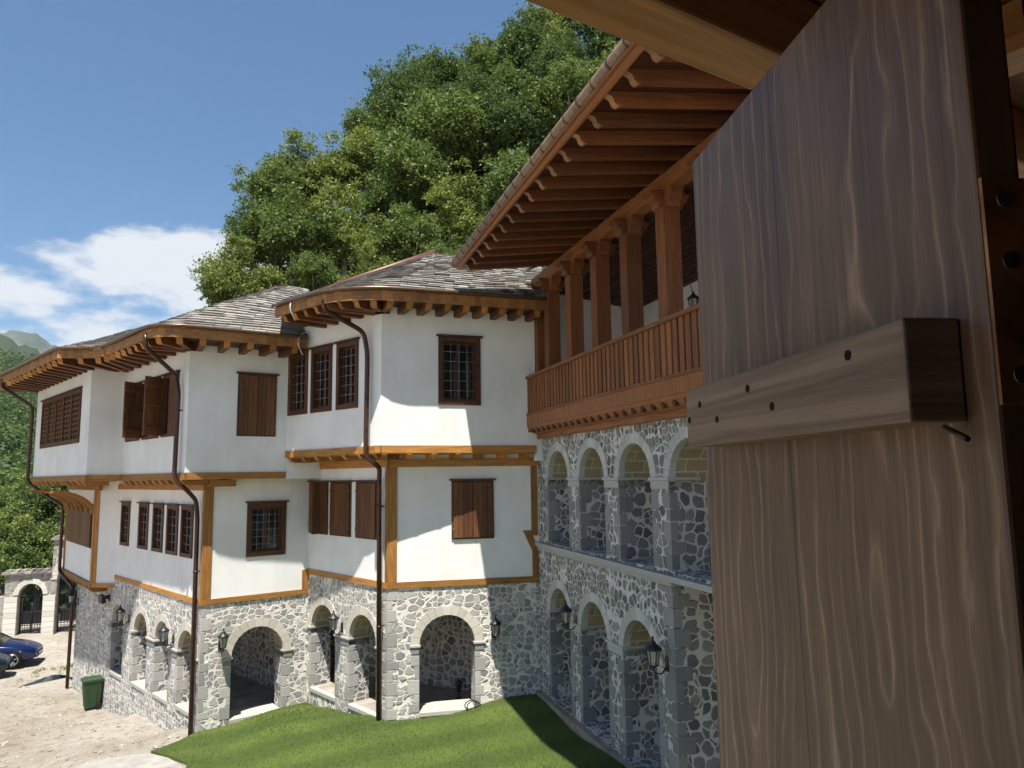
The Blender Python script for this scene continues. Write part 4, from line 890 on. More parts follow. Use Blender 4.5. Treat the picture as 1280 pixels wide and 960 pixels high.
# garden lamp standing inside the wide arch, and cable coil
p = np.array([-1.25, 16.75, .21])
t = thing('floor_lantern', 'small black lantern standing on the floor inside the wide arch of the middle house', 'lantern', tuple(p)); t.scale = (.72, .72, .75)
mb = MB(); mb.lathe([(0, 0), (.09, 0), (.09, .03), (.03, .06), (.025, .18)], n=10); mb.build('foot', IRON, t, True)
mb = MB(); mb.lathe([(.05, .18), (.1, .42), (0, .42)], n=6, smooth=False); mb.build('glass', DARK, t, True)
mb = MB(); mb.lathe([(.13, .42), (.12, .45), (.04, .52), (0, .56)], n=10); mb.build('cap', IRON, t, True)
mb = MB(); pts = []
for k in range(26): a = k*.55; pts.append(dA.P(1.74+.13*math.cos(a)-.004*k, .36+.1*math.sin(a)+.002*k, .1+.012*math.sin(k*1.7)))
mb.tube(pts, .012, 6); mb.build('cable_coil', IRON); tag(bpy.data.objects['cable_coil'], 'loop of dark cable lying at the right foot of the wide sunlit arch', 'cable')

# ------------------------------------------------------------------ turf, slab, stones
def turf_edge(x, y):
    return None
poly = [dA.xy(dA.len, .02), ga.xy(2, .16), ga.xy(5.8, .16), ga.xy(9, .16), (4.2, 3.5), (0, 2.5), (-2.5, 4), (-4.3, 8.5), (-5.5, 12.5), (-6.25, 14.75), (-6.8, 15.35), (-7.42, 15.78), (-7.0, 16.15), eA.xy(-.05, .03), eA.xy(eA.len, .04), dB.xy(dB.len, .03)]
xs = np.linspace(-8, 4.6, 110); ys = np.linspace(2, 18.6, 130)
def in_poly(x, y):
    c = False; n = len(poly)
    for i in range(n):
        x1, y1 = poly[i]; x2, y2 = poly[(i+1) % n]
        if (y1 > y) != (y2 > y) and x < (x2-x1)*(y-y1)/(y2-y1)+x1: c = not c
    return c
def build_turf():
    tri = None; from mathutils.geometry import delaunay_2d_cdt
    pts = []; edges = []
    dense = []
    for i in range(len(poly)):
        a, b = np.array(poly[i]), np.array(poly[(i+1) % len(poly)]); m = max(1, int(np.linalg.norm(b-a)/.25))
        for k in range(m): dense.append(a+(b-a)*k/m)
    nb = len(dense); pts = [Vector(p) for p in dense]
    for x in np.arange(-7.6, 4.6, .3):
        for y in np.arange(2.2, 18.6, .3):
            if in_poly(x, y): pts.append(Vector((x+random.uniform(-.06, .06), y+random.uniform(-.06, .06))))
    vs, es, fs, *_ = delaunay_2d_cdt(pts, [], [list(range(nb))], 1, 1e-5)
    top = [(v.x, v.y, gh(v.x, v.y)+.035) for v in vs]; n = len(top); me = bpy.data.meshes.new('lawn')
    f = [tuple(q) for q in fs]; sk = []; vv = list(top)
    for i in range(nb):
        k = len(vv); a = dense[i]; b = dense[(i+1) % nb]; za, zb = gh(*a)+.035, gh(*b)+.035
        vv += [(a[0], a[1], za), (b[0], b[1], zb), (b[0], b[1], zb-.15), (a[0], a[1], za-.15)]; sk.append((k, k+1, k+2, k+3))
    me.from_pydata(vv, [], f+sk); me.materials.append(TURF)
    o = bpy.data.objects.new('lawn', me); COL.objects.link(o); o['kind'] = 'structure'
    # short blades
    bl = MB(); c = 0
    V = []; F = []
    rr = random.Random(3)
    while c < 42000:
        x = rr.uniform(-7.6, 4.5); y = rr.uniform(9.5, 18.4)
        if not in_poly(x, y): continue
        z = gh(x, y)+.03; a = rr.uniform(0, 6.28); h = rr.uniform(.02, .045); w = .006; k = len(V); lx, ly = rr.uniform(-.02, .02), rr.uniform(-.02, .02)
        V += [(x-w*math.cos(a), y-w*math.sin(a), z), (x+w*math.cos(a), y+w*math.sin(a), z), (x+lx, y+ly, z+h)]; F.append((k, k+1, k+2)); c += 1
    me = bpy.data.meshes.new('grass'); me.from_pydata(V, [], F); me.materials.append(leaf_mat('grass_blade', (.055, .11, .018), (.1, .165, .03), (.17, .22, .05)))
    o = bpy.data.objects.new('grass', me); COL.objects.link(o); o['kind'] = 'stuff'
build_turf()
mb = MB(); cp = [(-8.6, 15.55), (-7.45, 15.72), (-6.85, 15.3), (-6.3, 14.7), (-5.55, 12.45), (-8.5, 12)]
mb.prism([z3(p, gh(*p)+.02) for p in cp], (0, 0, -.2)); o = mb.build('path', CONC); o['kind'] = 'structure'
mb = MB(); rr = random.Random(5)
for k in range(6000):
    x = rr.uniform(-20, -6.5); y = rr.uniform(12, 30)
    # keep clear of the house and the turf
    rel = np.array([x, y])-np.array(Ll); side = rel@np.array([-.69, -.72])
    if side < .25 or in_poly(x, y): continue
    s = rr.choice((.01, .01, .012, .012, .016, .016, .022, .034)); z = gh(x, y)+gnoise(x, y)-.03
    c = [(x+s*rr.uniform(.6, 1.3)*a, y+s*rr.uniform(.6, 1.3)*b, z+s*rr.uniform(.3, .9)*h-(.01 if h == 0 else 0)) for h in (0, 1) for a, b in ((-1, -1), (1, -1), (1, 1), (-1, 1))]
    mb.hexa(c)
o = mb.build('rubble', ROCK); o['kind'] = 'stuff'

# ------------------------------------------------------------------ wheelie bin
bx, by = -11.75, 21.35
t = thing('wheelie_bin', 'green plastic wheelie bin standing against the stone wall on the gravel', 'bin', (bx, by, gh(bx, by)-.01), R(-52)); t.scale = (.77, .77, .83)
mb = MB()
def ring(w, d, z, r=.05): return [(-w, -d, z), (w, -d, z), (w, d, z), (-w, d, z)]
a, b = ring(.2, .22, .06), ring(.27, .3, .93); mb.hexa(a+b)
for k in (-.12, 0, .12): mb.hexa([(k*.8-.018, -.232, .1), (k*.8+.018, -.232, .1), (k*.8+.018, -.2, .1), (k*.8-.018, -.2, .1), (k-.02, -.305, .86), (k+.02, -.305, .86), (k+.02, -.25, .86), (k-.02, -.25, .86)])
for sx in (-1, 1):
    for k in (-.1, .1): mb.hexa([(sx*.19, k-.02, .12), (sx*.222, k-.02, .12), (sx*.222, k+.02, .12), (sx*.19, k+.02, .12), (sx*.24, k*1.3-.02, .86), (sx*.276, k*1.3-.02, .86), (sx*.276, k*1.3+.02, .86), (sx*.24, k*1.3+.02, .86)])
mb.hexa(ring(.29, .32, .88)+ring(.3, .33, .935)); mb.build('body', BINM, t, True, bevel=.012)
mb = MB(); mb.hexa(ring(.3, .335, .94)+ring(.28, .31, .985)); mb.hexa(ring(.25, .28, .986)+ring(.2, .22, 1.01)); mb.build('lid', BINM, t, True, bevel=.012)
mb = MB(); mb.tube([(-.24, .36, .93), (.24, .36, .93)], .016, 8); mb.tube([(-.24, .36, .93), (-.24, .3, .9)], .016, 8); mb.tube([(.24, .36, .93), (.24, .3, .9)], .016, 8); mb.build('handle', BINM, t, True)
for sx in (-1, 1):
    mb = MB(); mb.tube([(sx*.2, .2, .1), (sx*.26, .2, .1)], .1, 16); w_ = mb.build('wheel', RUBBER, t, True)

# ------------------------------------------------------------------ crumpled dark sheet and weeds by the far corner
DKSHEET = flat('dark_sheet', (.018, .03, .03), .6, .3, 0, 5, .5)
mb = MB(); me = bpy.data.meshes.new('crumpled_sheet'); V = []; F = []; n = 22; c0 = np.array([-15.35, 25.5]); rr = random.Random(4)
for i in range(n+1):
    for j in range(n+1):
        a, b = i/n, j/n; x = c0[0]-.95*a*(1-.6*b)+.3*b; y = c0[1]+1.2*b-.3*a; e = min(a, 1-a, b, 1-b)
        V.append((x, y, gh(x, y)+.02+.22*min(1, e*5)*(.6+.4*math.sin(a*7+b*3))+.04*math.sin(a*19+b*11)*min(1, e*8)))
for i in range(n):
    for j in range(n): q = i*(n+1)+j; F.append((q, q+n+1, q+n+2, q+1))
me.from_pydata(V, [], F); me.materials.append(DKSHEET); me.polygons.foreach_set('use_smooth', [True]*len(F)); o = bpy.data.objects.new('crumpled_sheet', me); COL.objects.link(o)
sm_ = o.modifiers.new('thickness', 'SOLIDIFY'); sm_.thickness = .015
tag(o, 'dark green sheet lying crumpled on the gravel by the far downpipe', 'crumpled_sheet')
# ------------------------------------------------------------------ cars
def car(label, loc, rz, paint):
    t = thing('parked_car', label, 'car', loc, rz, 'cars parked below the gateway')     # +x forward
    st = [(-2.1, .42, .8, .86, .66, .5), (-2.0, .26, .84, .95, .82, .66), (-1.55, .22, .88, 1.05, .86, .62), (-1.05, .2, .9, 1.33, .87, .56), (-.4, .2, .9, 1.43, .88, .56), (.15, .2, .89, 1.41, .88, .56), (.55, .2, .88, 1.24, .88, .6), (.95, .2, .87, .98, .87, .7), (1.35, .22, .82, .92, .86, .62), (1.75, .24, .74, .82, .83, .56), (2.02, .28, .62, .7, .74, .46), (2.13, .34, .52, .58, .6, .36)]
    def sec(s):
        x, zb, zl, zt, w, wt = s
        half = [(x, w*.86, zb), (x, w*.98, zb+.12), (x, w, (zb+zl)/2), (x, w*.985, zl-.05), (x, w*.95, zl), (x, wt+(.03 if zt > 1.1 else .0), zt-.03 if zt > zl+.1 else zt-.01), (x, wt*.55, zt)]
        return half+[(p[0], -p[1], p[2]) for p in half[::-1]]
    secs = [sec(s) for s in st]; n = len(secs[0]); mb = MB()
    for r in secs: mb.v += r
    for k in range(len(secs)-1):
        for j in range(n):
            l = (j+1) % n
            if j in (4, n-6) and 2 <= k <= 6: continue                       # side glass
            if k in (6,) and j in (5, 6, 7): pass
            mb.f.append((k*n+j, (k+1)*n+j, (k+1)*n+l, k*n+l)); mb.m.append(0); mb.sm.append(True); mb.uv += [(0, 0)]*4
    mb.f.append(tuple(range(n))[::-1]); mb.f.append(tuple((len(secs)-1)*n+j for j in range(n))); mb.m += [0, 0]; mb.sm += [False, False]; mb.uv += [(0, 0)]*(2*n)
    body = mb.build('body', paint, t, True)
    mb = MB()
    for k in range(2, 7):
        for j in (4, n-6):
            a = [secs[k][j], secs[k+1][j], secs[k+1][j+1], secs[k][j+1]]; mb.face(a, None, 0)
    mb.build('side_window', GLASS, t, True)
    for name, k0, k1 in (('windscreen', 5, 7), ('rear_window', 2, 3)):
        mb = MB()
        for k in range(k0, k1):
            for j in (5, 6, 7):
                a = [np.array(q)+np.array([0, 0, .012]) for q in (secs[k][j], secs[k+1][j], secs[k+1][j+1], secs[k][j+1])]; mb.face(a)
        mb.build(name, GLASS, t, True)
    for x in (1.32, -1.32):
        for s in (-1, 1):
            mb = MB(); mb.lathe([(.2, s*.68), (.31, s*.68), (.32, s*.74), (.32, s*.86), (.3, s*.885), (.235, s*.885), (.235, s*.86)], (x, 0, .32), 22, axis='y'); w_ = mb.build('wheel', RUBBER, t, True)
            mb = MB(); mb.lathe([(.238, s*.86), (.238, s*.888), (.205, s*.888), (.205, s*.86)], (x, 0, .32), 22, axis='y')
            for q in range(5):
                a = q*2*math.pi/5+.3; c = np.array([x, s*.882, .32]); d = np.array([math.cos(a), 0, math.sin(a)]); mb.beam(c+d*.02, c+d*.215, .065, .02, up=(0, 1, 0))
            mb.lathe([(0, s*.895), (.05, s*.893), (.055, s*.87)], (x, 0, .32), 12, axis='y'); mb.build('rim', ALLOY, w_)
            mb = MB(); mb.lathe([(.0, s*.79), (.37, s*.79), (.37, s*.872), (.345, s*.878), (.34, s*.80)], (x, 0, .33), 22, axis='y'); mb.build('wheel_arch', DARK, t, True)
    for s in (-1, 1):
        mb = MB(); mb.hexa([(1.6, s*.845, .6), (1.98, s*.66, .57), (2.0, s*.45, .57), (1.7, s*.6, .66), (1.55, s*.835, .72), (1.9, s*.67, .69), (1.93, s*.46, .68), (1.65, s*.6, .78)]); mb.build('headlight', LAMPW, t, True, bevel=.01)
        mb = MB(); mb.hexa([(.62, s*.86, .9), (.78, s*.86, .9), (.78, s*1.02, .92), (.62, s*1.02, .92), (.6, s*.86, 1.0), (.74, s*.86, 1.0), (.74, s*1.02, 1.0), (.6, s*1.02, 1.0)]); mb.build('wing_mirror', paint, t, True, bevel=.02)
    mb = MB(); mb.box(WORLD, 2.06, 2.15, .4, .52, -.38, .38); mb.box(WORLD, 2.1, 2.14, .3, .36, -.5, .5); mb.build('grille', DARK, t, True)
    mb = MB(); mb.box(WORLD, 2.15, 2.165, .37, .47, -.25, .25); mb.build('number_plate', PLATE, t, True)
    return t
def car_at(wx, wy, az, paint, label):             # front right wheel stands at (wx, wy)
    h = np.array([math.sin(R(az)), math.cos(R(az))]); lft = np.array([-h[1], h[0]]); c = np.array([wx, wy])-h*1.32+lft*.8
    return car(label, (c[0], c[1], gh(*c)+.0), math.atan2(h[1], h[0]), paint)
car_at(-21.0, 32.0, 70, BLUEP, 'shiny dark blue car with silver five spoke wheels, nose towards the house')
car_at(-20.75, 29.85, 66, DKPAINT, 'nearly black car in front of the blue one, only its bonnet and lamp in view')

# ------------------------------------------------------------------ gateway and boundary wall
gA = Fr((-25.75, 38.3), (-17.95, 40.5)); gz = -2.75
gw = thing('stone_gateway', 'pale stone gateway with a small and a taller arch closed by black iron gates', 'gateway', (-22, 39, gz))
sc = 1.0
H1 = (.62, 1.72, gz-.2, gz+2.62); H2 = (2.32, 4.6, gz-.2, gz+3.9)
out_ = [(0, gz-.8), (5.3, gz-.8), (5.3, gz+4.75), (2.08, gz+4.75), (2.08, gz+3.1), (0, gz+3.1)]
wall(gA, out_, [arch_loop(*H1), arch_loop(*H2)], .7, [rubble_mat('gate_stone', 3.2, 6, [(0, (.16, .145, .12)), (.5, (.26, .235, .195)), (1, (.34, .31, .26))], (.42, .39, .34), .05), LEDGE, LEDGE], 'wall', gw)
WHT = island_stone('white_block', (.5, .47, .42), (.62, .59, .53))
voussoirs(gA, H1[0], H1[1], H1[3], WHT, gw, .24, .04, 15); voussoirs(gA, H2[0], H2[1], H2[3], WHT, gw, .28, .04, 19)
for u0, u1, zt in ((.0, .6, 2.05), (1.74, 2.3, 2.05), (4.62, 5.2, 2.75)):
    mb = MB(); z = gz-.1; k = 0
    while z < gz+zt-.1:
        h = .26; off = .05*(k % 2); mb.box(gA, u0+.008, u1-.008, z+.008, min(z+h, gz+zt)-.004, -.3, .05); z += h; k += 1
    mb.build('pillar', WHT, gw)
for u0, u1, z in ((-.15, 2.08, 3.1), (1.95, 5.45, 4.75)):
    mb = MB(); u = u0
    while u < u1: w = random.uniform(.3, .5); mb.box(gA, u, min(u+w-.01, u1), gz+z+random.uniform(0, .02), gz+z+.09+random.uniform(0, .03), -.85, .14+random.uniform(-.04, .04)); mb.box(gA, u+.1, min(u+w, u1), gz+z+.12, gz+z+.2, -.7, -.05); u += w
    mb.build('coping', SLATE, gw)
def iron_gate(u0, u1, z0, zs, top, n):
    mb = MB(); w = -.35
    for u in (u0, (u0+u1)/2, u1): mb.tube([gA.P(u, z0, w), gA.P(u, zs, w)], .035, 6)
    for z in (z0+.05, z0+.45, zs-.1): mb.tube([gA.P(u0, z, w), gA.P(u1, z, w)], .025, 6)
    c = (u0+u1)/2; r = (u1-u0)/2
    mb.tube([gA.P(c+r*math.cos(a), zs+min(r, top-zs)*math.sin(a), w) for a in np.linspace(0, math.pi, 13)], .03, 6)
    for k in range(1, n):
        u = u0+(u1-u0)*k/n; hz = zs+math.sqrt(max(0, 1-((u-c)/r)**2))*min(r, top-zs); mb.tube([gA.P(u, z0, w), gA.P(u, hz, w)], .016, 5)
        for z in (z0+.25, z0+1.0, zs+.1): mb.tube([gA.P(u+.07*math.cos(a), z+.1*math.sin(a), w+.01) for a in np.linspace(0, 6.28, 9)], .012, 4)
    g = mb.build('gate', IRON, gw)
    mb = MB(); mb.box(gA, u0+.04, u1-.04, z0+.5, z0+1.15, w-.02, w-.012); mb.build('sheet_panel', IRON, g)
iron_gate(.66, 1.68, gz+.05, gz+2.0, gz+2.55, 9); iron_gate(2.38, 4.54, gz+.1, gz+2.7, gz+3.8, 15)
bw = Fr((-38.5, 35.4), (-25.8, 38.35)); gwall = rubble_mat('boundary_stone', 3.4, 6.2, [(0, (.2, .18, .15)), (.5, (.28, .255, .21)), (1, (.36, .33, .28))], (.42, .39, .34), .05)
o = wall(bw, [(0, -4), (bw.len, -4), (bw.len, -.75), (0, -.75)], [], .5, [gwall]*3, 'boundary_wall'); tag(o, 'low rubble boundary wall running left from the small arch of the gateway', 'wall')

# ------------------------------------------------------------------ trees
def crown_mesh(name, seed, n_clump, per, leaf, mtl, flat_=.9):
    r = np.random.default_rng(seed); C = []
    lobes = [(r.normal(0, .43, 3)*np.array([1, 1, .95])+np.array([0, 0, .05]), r.uniform(.24, .52)) for _ in range(16)]
    lobes = [(c*min(1, .72/np.linalg.norm(c)), w) for c, w in lobes]
    while len(C) < n_clump:
        lc, lr = lobes[r.integers(len(lobes))]; d = r.normal(size=3); d /= np.linalg.norm(d); rad = lr*(r.random()**.33)
        p = lc+d*rad*np.array([1, 1, flat_])+r.normal(0, .05, 3); C.append(p)
    C = np.array(C); n = n_clump*per
    cen = np.repeat(C, per, 0)+r.normal(0, .075, (n, 3))*np.array([1, 1, .6])
    a = r.normal(size=(n, 3)); a /= np.linalg.norm(a, axis=1, keepdims=True); nrm = np.array([0, 0, .8])+r.normal(0, .55, (n, 3)); nrm /= np.linalg.norm(nrm, axis=1, keepdims=True)
    x = np.cross(nrm, a); x /= np.linalg.norm(x, axis=1, keepdims=True); y = np.cross(nrm, x); s = leaf*r.uniform(.6, 1.25, (n, 1))
    v = np.stack([cen-x*s, cen-y*s*.55-nrm*s*.12, cen+x*s, cen+y*s*.55-nrm*s*.12], 1).reshape(-1, 3)
    me = bpy.data.meshes.new(name); me.vertices.add(len(v)); me.vertices.foreach_set('co', v.ravel().astype(np.float32))
    me.loops.add(n*4); me.loops.foreach_set('vertex_index', np.arange(n*4, dtype=np.int32)); me.polygons.add(n)
    me.polygons.foreach_set('loop_start', np.arange(0, n*4, 4, dtype=np.int32)); me.polygons.foreach_set('loop_total', np.full(n, 4, dtype=np.int32)); me.update(calc_edges=True); me.materials.append(mtl)
    return me, lobes
CR = []
for i in range(6): CR.append(crown_mesh('crown', 40+i, (560, 560, 520, 560, 560, 300)[i], 30, .038, LEAF[(0, 2, 1, 0, 1, 2)[i]], (.9, 1.05, .95, .85, 1.1, 1.)[i]))
TR_GROUP = 'broadleaf trees on the slope behind the houses'
def tree(label, cx, cy, cz, rad, var, rz, base, pale=False, group=TR_GROUP):
    t = thing('tree', label, 'tree', (cx, cy, base), rz, group)
    me, lobes = CR[var]; o = bpy.data.objects.new('crown', me); COL.objects.link(o); o.parent = t; o.location = (0, 0, cz-base); o.scale = (rad, rad, rad*1.12)
    mb = MB(); H = cz-base; rr = random.Random(int(cx*100+cy*7))
    b0 = np.array([0, 0, -.3]); top = np.array([rr.uniform(-.2, .2)*rad, rr.uniform(-.2, .2)*rad, H+.1*rad])
    tw = .075*rad; mid_ = np.array([rr.uniform(-.15, .15), rr.uniform(-.15, .15), H*.55])
    mb.tube([b0, mid_*.5+b0*.5, mid_, top*.5+mid_*.5, top], [tw*1.5, tw*1.05, tw*.9, tw*.6, tw*.3], 8)
    for lc, lr in lobes[:9]:
        e = np.array([lc[0]*rad, lc[1]*rad, H+lc[2]*rad*1.12]); s = mid_+(top-mid_)*rr.uniform(-.1, .6); q = (s+e)/2+np.array([0, 0, -.12*rad])
        mb.tube([s, q, e], [tw*.55, tw*.35, tw*.12], 6)
        for _ in range(3):
            d = np.array([rr.uniform(-1, 1), rr.uniform(-1, 1), rr.uniform(-.2, 1)])*lr*rad*.8; mb.tube([q*.4+e*.6, e+d*.5, e+d], [tw*.2, tw*.12, tw*.05], 5)
    k = mb.build('trunk', BARKP if pale else BARK, t, True)
    return t
TREES = [#px,py,rad px,depth, var
 (296, 350, 38, 32, 0), (318, 292, 46, 34, 2), (350, 228, 50, 36, 0), (306, 340, 46, 30, 1), (388, 212, 50, 37, 1), (368, 288, 56, 33, 0), (440, 196, 48, 38, 1), (432, 276, 56, 34, 5), (400, 335, 36, 29, 3),
 (492, 128, 48, 40, 2), (492, 222, 60, 36, 3), (512, 292, 48, 31, 0), (548, 92, 48, 42, 4), (560, 175, 64, 38, 3), (572, 262, 52, 33, 5), (606, 84, 52, 42, 0), (640, 160, 62, 38, 4), (628, 236, 56, 33, 0), (652, 62, 56, 42, 4), (700, 50, 50, 41, 5), (712, 112, 56, 36, 0), (765, 40, 54, 40, 2), (800, 110, 60, 36, 3), (455, 335, 40, 28, 5), (560, 318, 34, 28, 3),
 (472, 168, 46, 39, 0), (588, 138, 48, 40, 2), (640, 106, 46, 41, 0), (536, 132, 44, 41, 4), (690, 92, 50, 40, 2), (346, 282, 42, 34, 1), (690, 28, 44, 42, 0)]
TLAB = ['low leafy tree at the far left end of the slope, beside the clouds', 'dark green tree above the left tip of the tree line', 'mid green tree with a rounded top where the tree line starts to climb', 'yellow green tree behind the peak of the left slate roof', 'yellow green tree standing on the skyline right of the rounded one', 'mid green tree with thin branches showing, right of the left roof peak', 'bright tree on the skyline just left of the tall dark one', 'bright yellowish tree above the hip of the middle roof', 'small bushy tree between the two slate roofs',
 'tall dark tree rising at the step in the skyline', 'broad mid green tree below the tall dark one', 'mid green tree just above the ridge of the middle roof', 'dark tree on the upper skyline left of the highest crowns', 'big pale crown in the middle of the wooded slope', 'bright tree beside the lower end of the ribbed gutter', 'mid green tree on the skyline in the gap before the highest crowns', 'dark dense tree left of the ribbed gutter, half way up', 'mid green tree touching the lower half of the ribbed gutter', 'dark tree at the top of the slope, left of the highest crown', 'highest bright crown under the wooden beam', 'mid green tree by the upper half of the ribbed gutter', 'dark crown behind the meeting of gutter and wooden beam', 'crown hidden mostly behind the gallery roof', 'low bright shrubby tree over the hip of the middle roof', 'low shrubby tree behind the ridge of the middle roof',
        'mid green tree in the dip before the tall dark one', 'yellowish tree in the upper middle of the slope, below the skyline gap', 'mid green tree left of the wooden beam, under the skyline', 'dark tree tucked between the two upper skyline crowns', 'bright tree close to the top end of the ribbed gutter', 'dark tree among the lower left crowns above the left roof peak', 'mid green treetop just below the corner of the wooden beam']
def at_depth(px, py, d):                                        # where a ray of the photograph's camera meets a given distance
    f = np.array([0, math.cos(PITCH), math.sin(PITCH)]); u = np.array([0, -math.sin(PITCH), math.cos(PITCH)]); r0 = np.array([1., 0, 0])
    rt = math.cos(ROLL)*r0-math.sin(ROLL)*u; up = math.sin(ROLL)*r0+math.cos(ROLL)*u
    v = f+rt*(px-640)/925-up*(py-480)/925; return np.array([0, 0, 5])+v*d/v[1]
HILL = [(-14, 27, -1.6), (-8, 26, -.6), (0, 24, .2), (8, 22, .6), (16, 20, 1), (-22, 42, -2.8), (-19, 34, -2.6), (-26, 60, -1), (-20, 75, 2), (30, 25, 6), (40, 40, 20), (20, 75, 42), (45, 75, 48), (0, 75, 32), (-10, 60, 14)]
TP = []
for px, py, rp_, d, v in TREES:
    c = at_depth(px, py+12, d); rad = rp_*d/925/.9; TP.append((c, rad, v)); HILL.append((c[0], c[1], c[2]-rad*1.05-1.6))
HA = np.array(HILL)
def hh(x, y):
    d = (HA[:, 0]-x)**2+(HA[:, 1]-y)**2+.4; w = 1/d**1.7; return float((w*HA[:, 2]).sum()/w.sum())
grid_mesh(np.linspace(-24, 46, 71), np.linspace(22.5, 76, 55), lambda x, y: hh(x, y)-.1 if x > -21 else hh(x, y)-.1, 'hillside', SLOPE, keep=lambda x, y: not (x < -13 and y < 46))
for k, (c, rad, v) in enumerate(TP):
    tree(TLAB[k], c[0], c[1], c[2], rad, v, random.uniform(0, 6.28), hh(c[0], c[1])-.1, pale=k in (5, 7, 11, 14, 23))
# undergrowth that fills the slope between the trunks
def leaf_cloud(name, pts, leaf, mtl, seed, spread=.5, per=40):
    r = np.random.default_rng(seed); pts = np.array(pts); n = len(pts)*per
    sp = np.repeat(pts[:, 3:4], per, 0); cen = np.repeat(pts[:, :3], per, 0)
    d = r.normal(size=(n, 3)); d /= np.linalg.norm(d, axis=1, keepdims=True); d[:, 2] = np.abs(d[:, 2])*1.15-.25; rad = sp*(r.random((n, 1))**.3); cen = cen+d*rad
    a = r.normal(size=(n, 3)); nrm = d*.7+np.array([0, 0, .6])+r.normal(0, .45, (n, 3)); nrm /= np.linalg.norm(nrm, axis=1, keepdims=True)
    x = np.cross(nrm, a); x /= np.linalg.norm(x, axis=1, keepdims=True); y = np.cross(nrm, x); s = leaf*sp*r.uniform(.6, 1.3, (n, 1))
    v = np.stack([cen-x*s, cen-y*s*.6, cen+x*s, cen+y*s*.6], 1).reshape(-1, 3)
    me = bpy.data.meshes.new(name); me.vertices.add(len(v)); me.vertices.foreach_set('co', v.ravel().astype(np.float32))
    me.loops.add(n*4); me.loops.foreach_set('vertex_index', np.arange(n*4, dtype=np.int32)); me.polygons.add(n)
    me.polygons.foreach_set('loop_start', np.arange(0, n*4, 4, dtype=np.int32)); me.polygons.foreach_set('loop_total', np.full(n, 4, dtype=np.int32)); me.update(calc_edges=True); me.materials.append(mtl)
    o = bpy.data.objects.new(name, me); COL.objects.link(o); o['kind'] = 'stuff'; return o
up_ = []
rr = random.Random(9)
for c, rad, v in TP:
    for _ in range(7):
        x, y = c[0]+rr.uniform(-3, 3), c[1]+rr.uniform(-2.5, 3.5); up_.append((x, y, hh(x, y)+rr.uniform(.1, .9), rr.uniform(.6, 1.4)))
leaf_cloud('undergrowth', up_, .1, LEAF[1], 5, per=130)

wp = []
for _ in range(60):
    x = rr.triangular(-20, -15.2, -17); y = 28.4+(x+19.5)*.25+rr.gauss(0, .9); wp.append((x, y, gh(x, y)+.01, rr.uniform(.04, .16)))
leaf_cloud('weeds', wp, .22, LEAF[2], 6, per=26)
# ------------------------------------------------------------------ far wooded slope and mountains on the left
def far_h(x, y):
    d = math.hypot(x, y); az = math.degrees(math.atan2(x, y))
    pts = [(0, -4.5), (50, -5), (60, -5.5), (90, -1.), (130, 4), (250, 24), (450, 66), (700, 128), (900, 172), (1200, 205), (1600, 190), (2500, 150), (6000, 100)]
    z = float(np.interp(d, [p[0] for p in pts], [p[1] for p in pts])); k = 1-.013*(az+31)
    k = max(.75, min(1.7, k)); w = .06*d**.85*(math.sin(x*.011+y*.006)+.6*math.sin(x*.027-y*.013+1))*.12
    return z*k*.68+w if z > 0 else z+w*.4
xs = np.concatenate([np.linspace(-2200, -420, 30), np.linspace(-400, -60, 50), np.linspace(-55, -24, 14), np.linspace(0, 900, 20)]); ys = np.concatenate([np.linspace(46, 130, 30), np.linspace(140, 700, 60), np.linspace(730, 2600, 34)])
grid_mesh(xs, ys, far_h, 'valley_slope', SLOPE)
fp = []
rr = random.Random(21)
for _ in range(3600):
    d = 58*math.exp(rr.random()*math.log(1150/58)); az = R(rr.uniform(-42, -27)); x, y = d*math.sin(az), d*math.cos(az); s = rr.choice((.6, .8, 1., 1.3, 1.7))*(1.7+d*.0085)
    fp.append((x, y, far_h(x, y)+s*.45, s))
far = [p for p in fp if math.hypot(p[0], p[1]) > 92]; near = [p for p in fp if math.hypot(p[0], p[1]) <= 92]
leaf_cloud('woods', far, .085, LEAFF, 8, per=150)
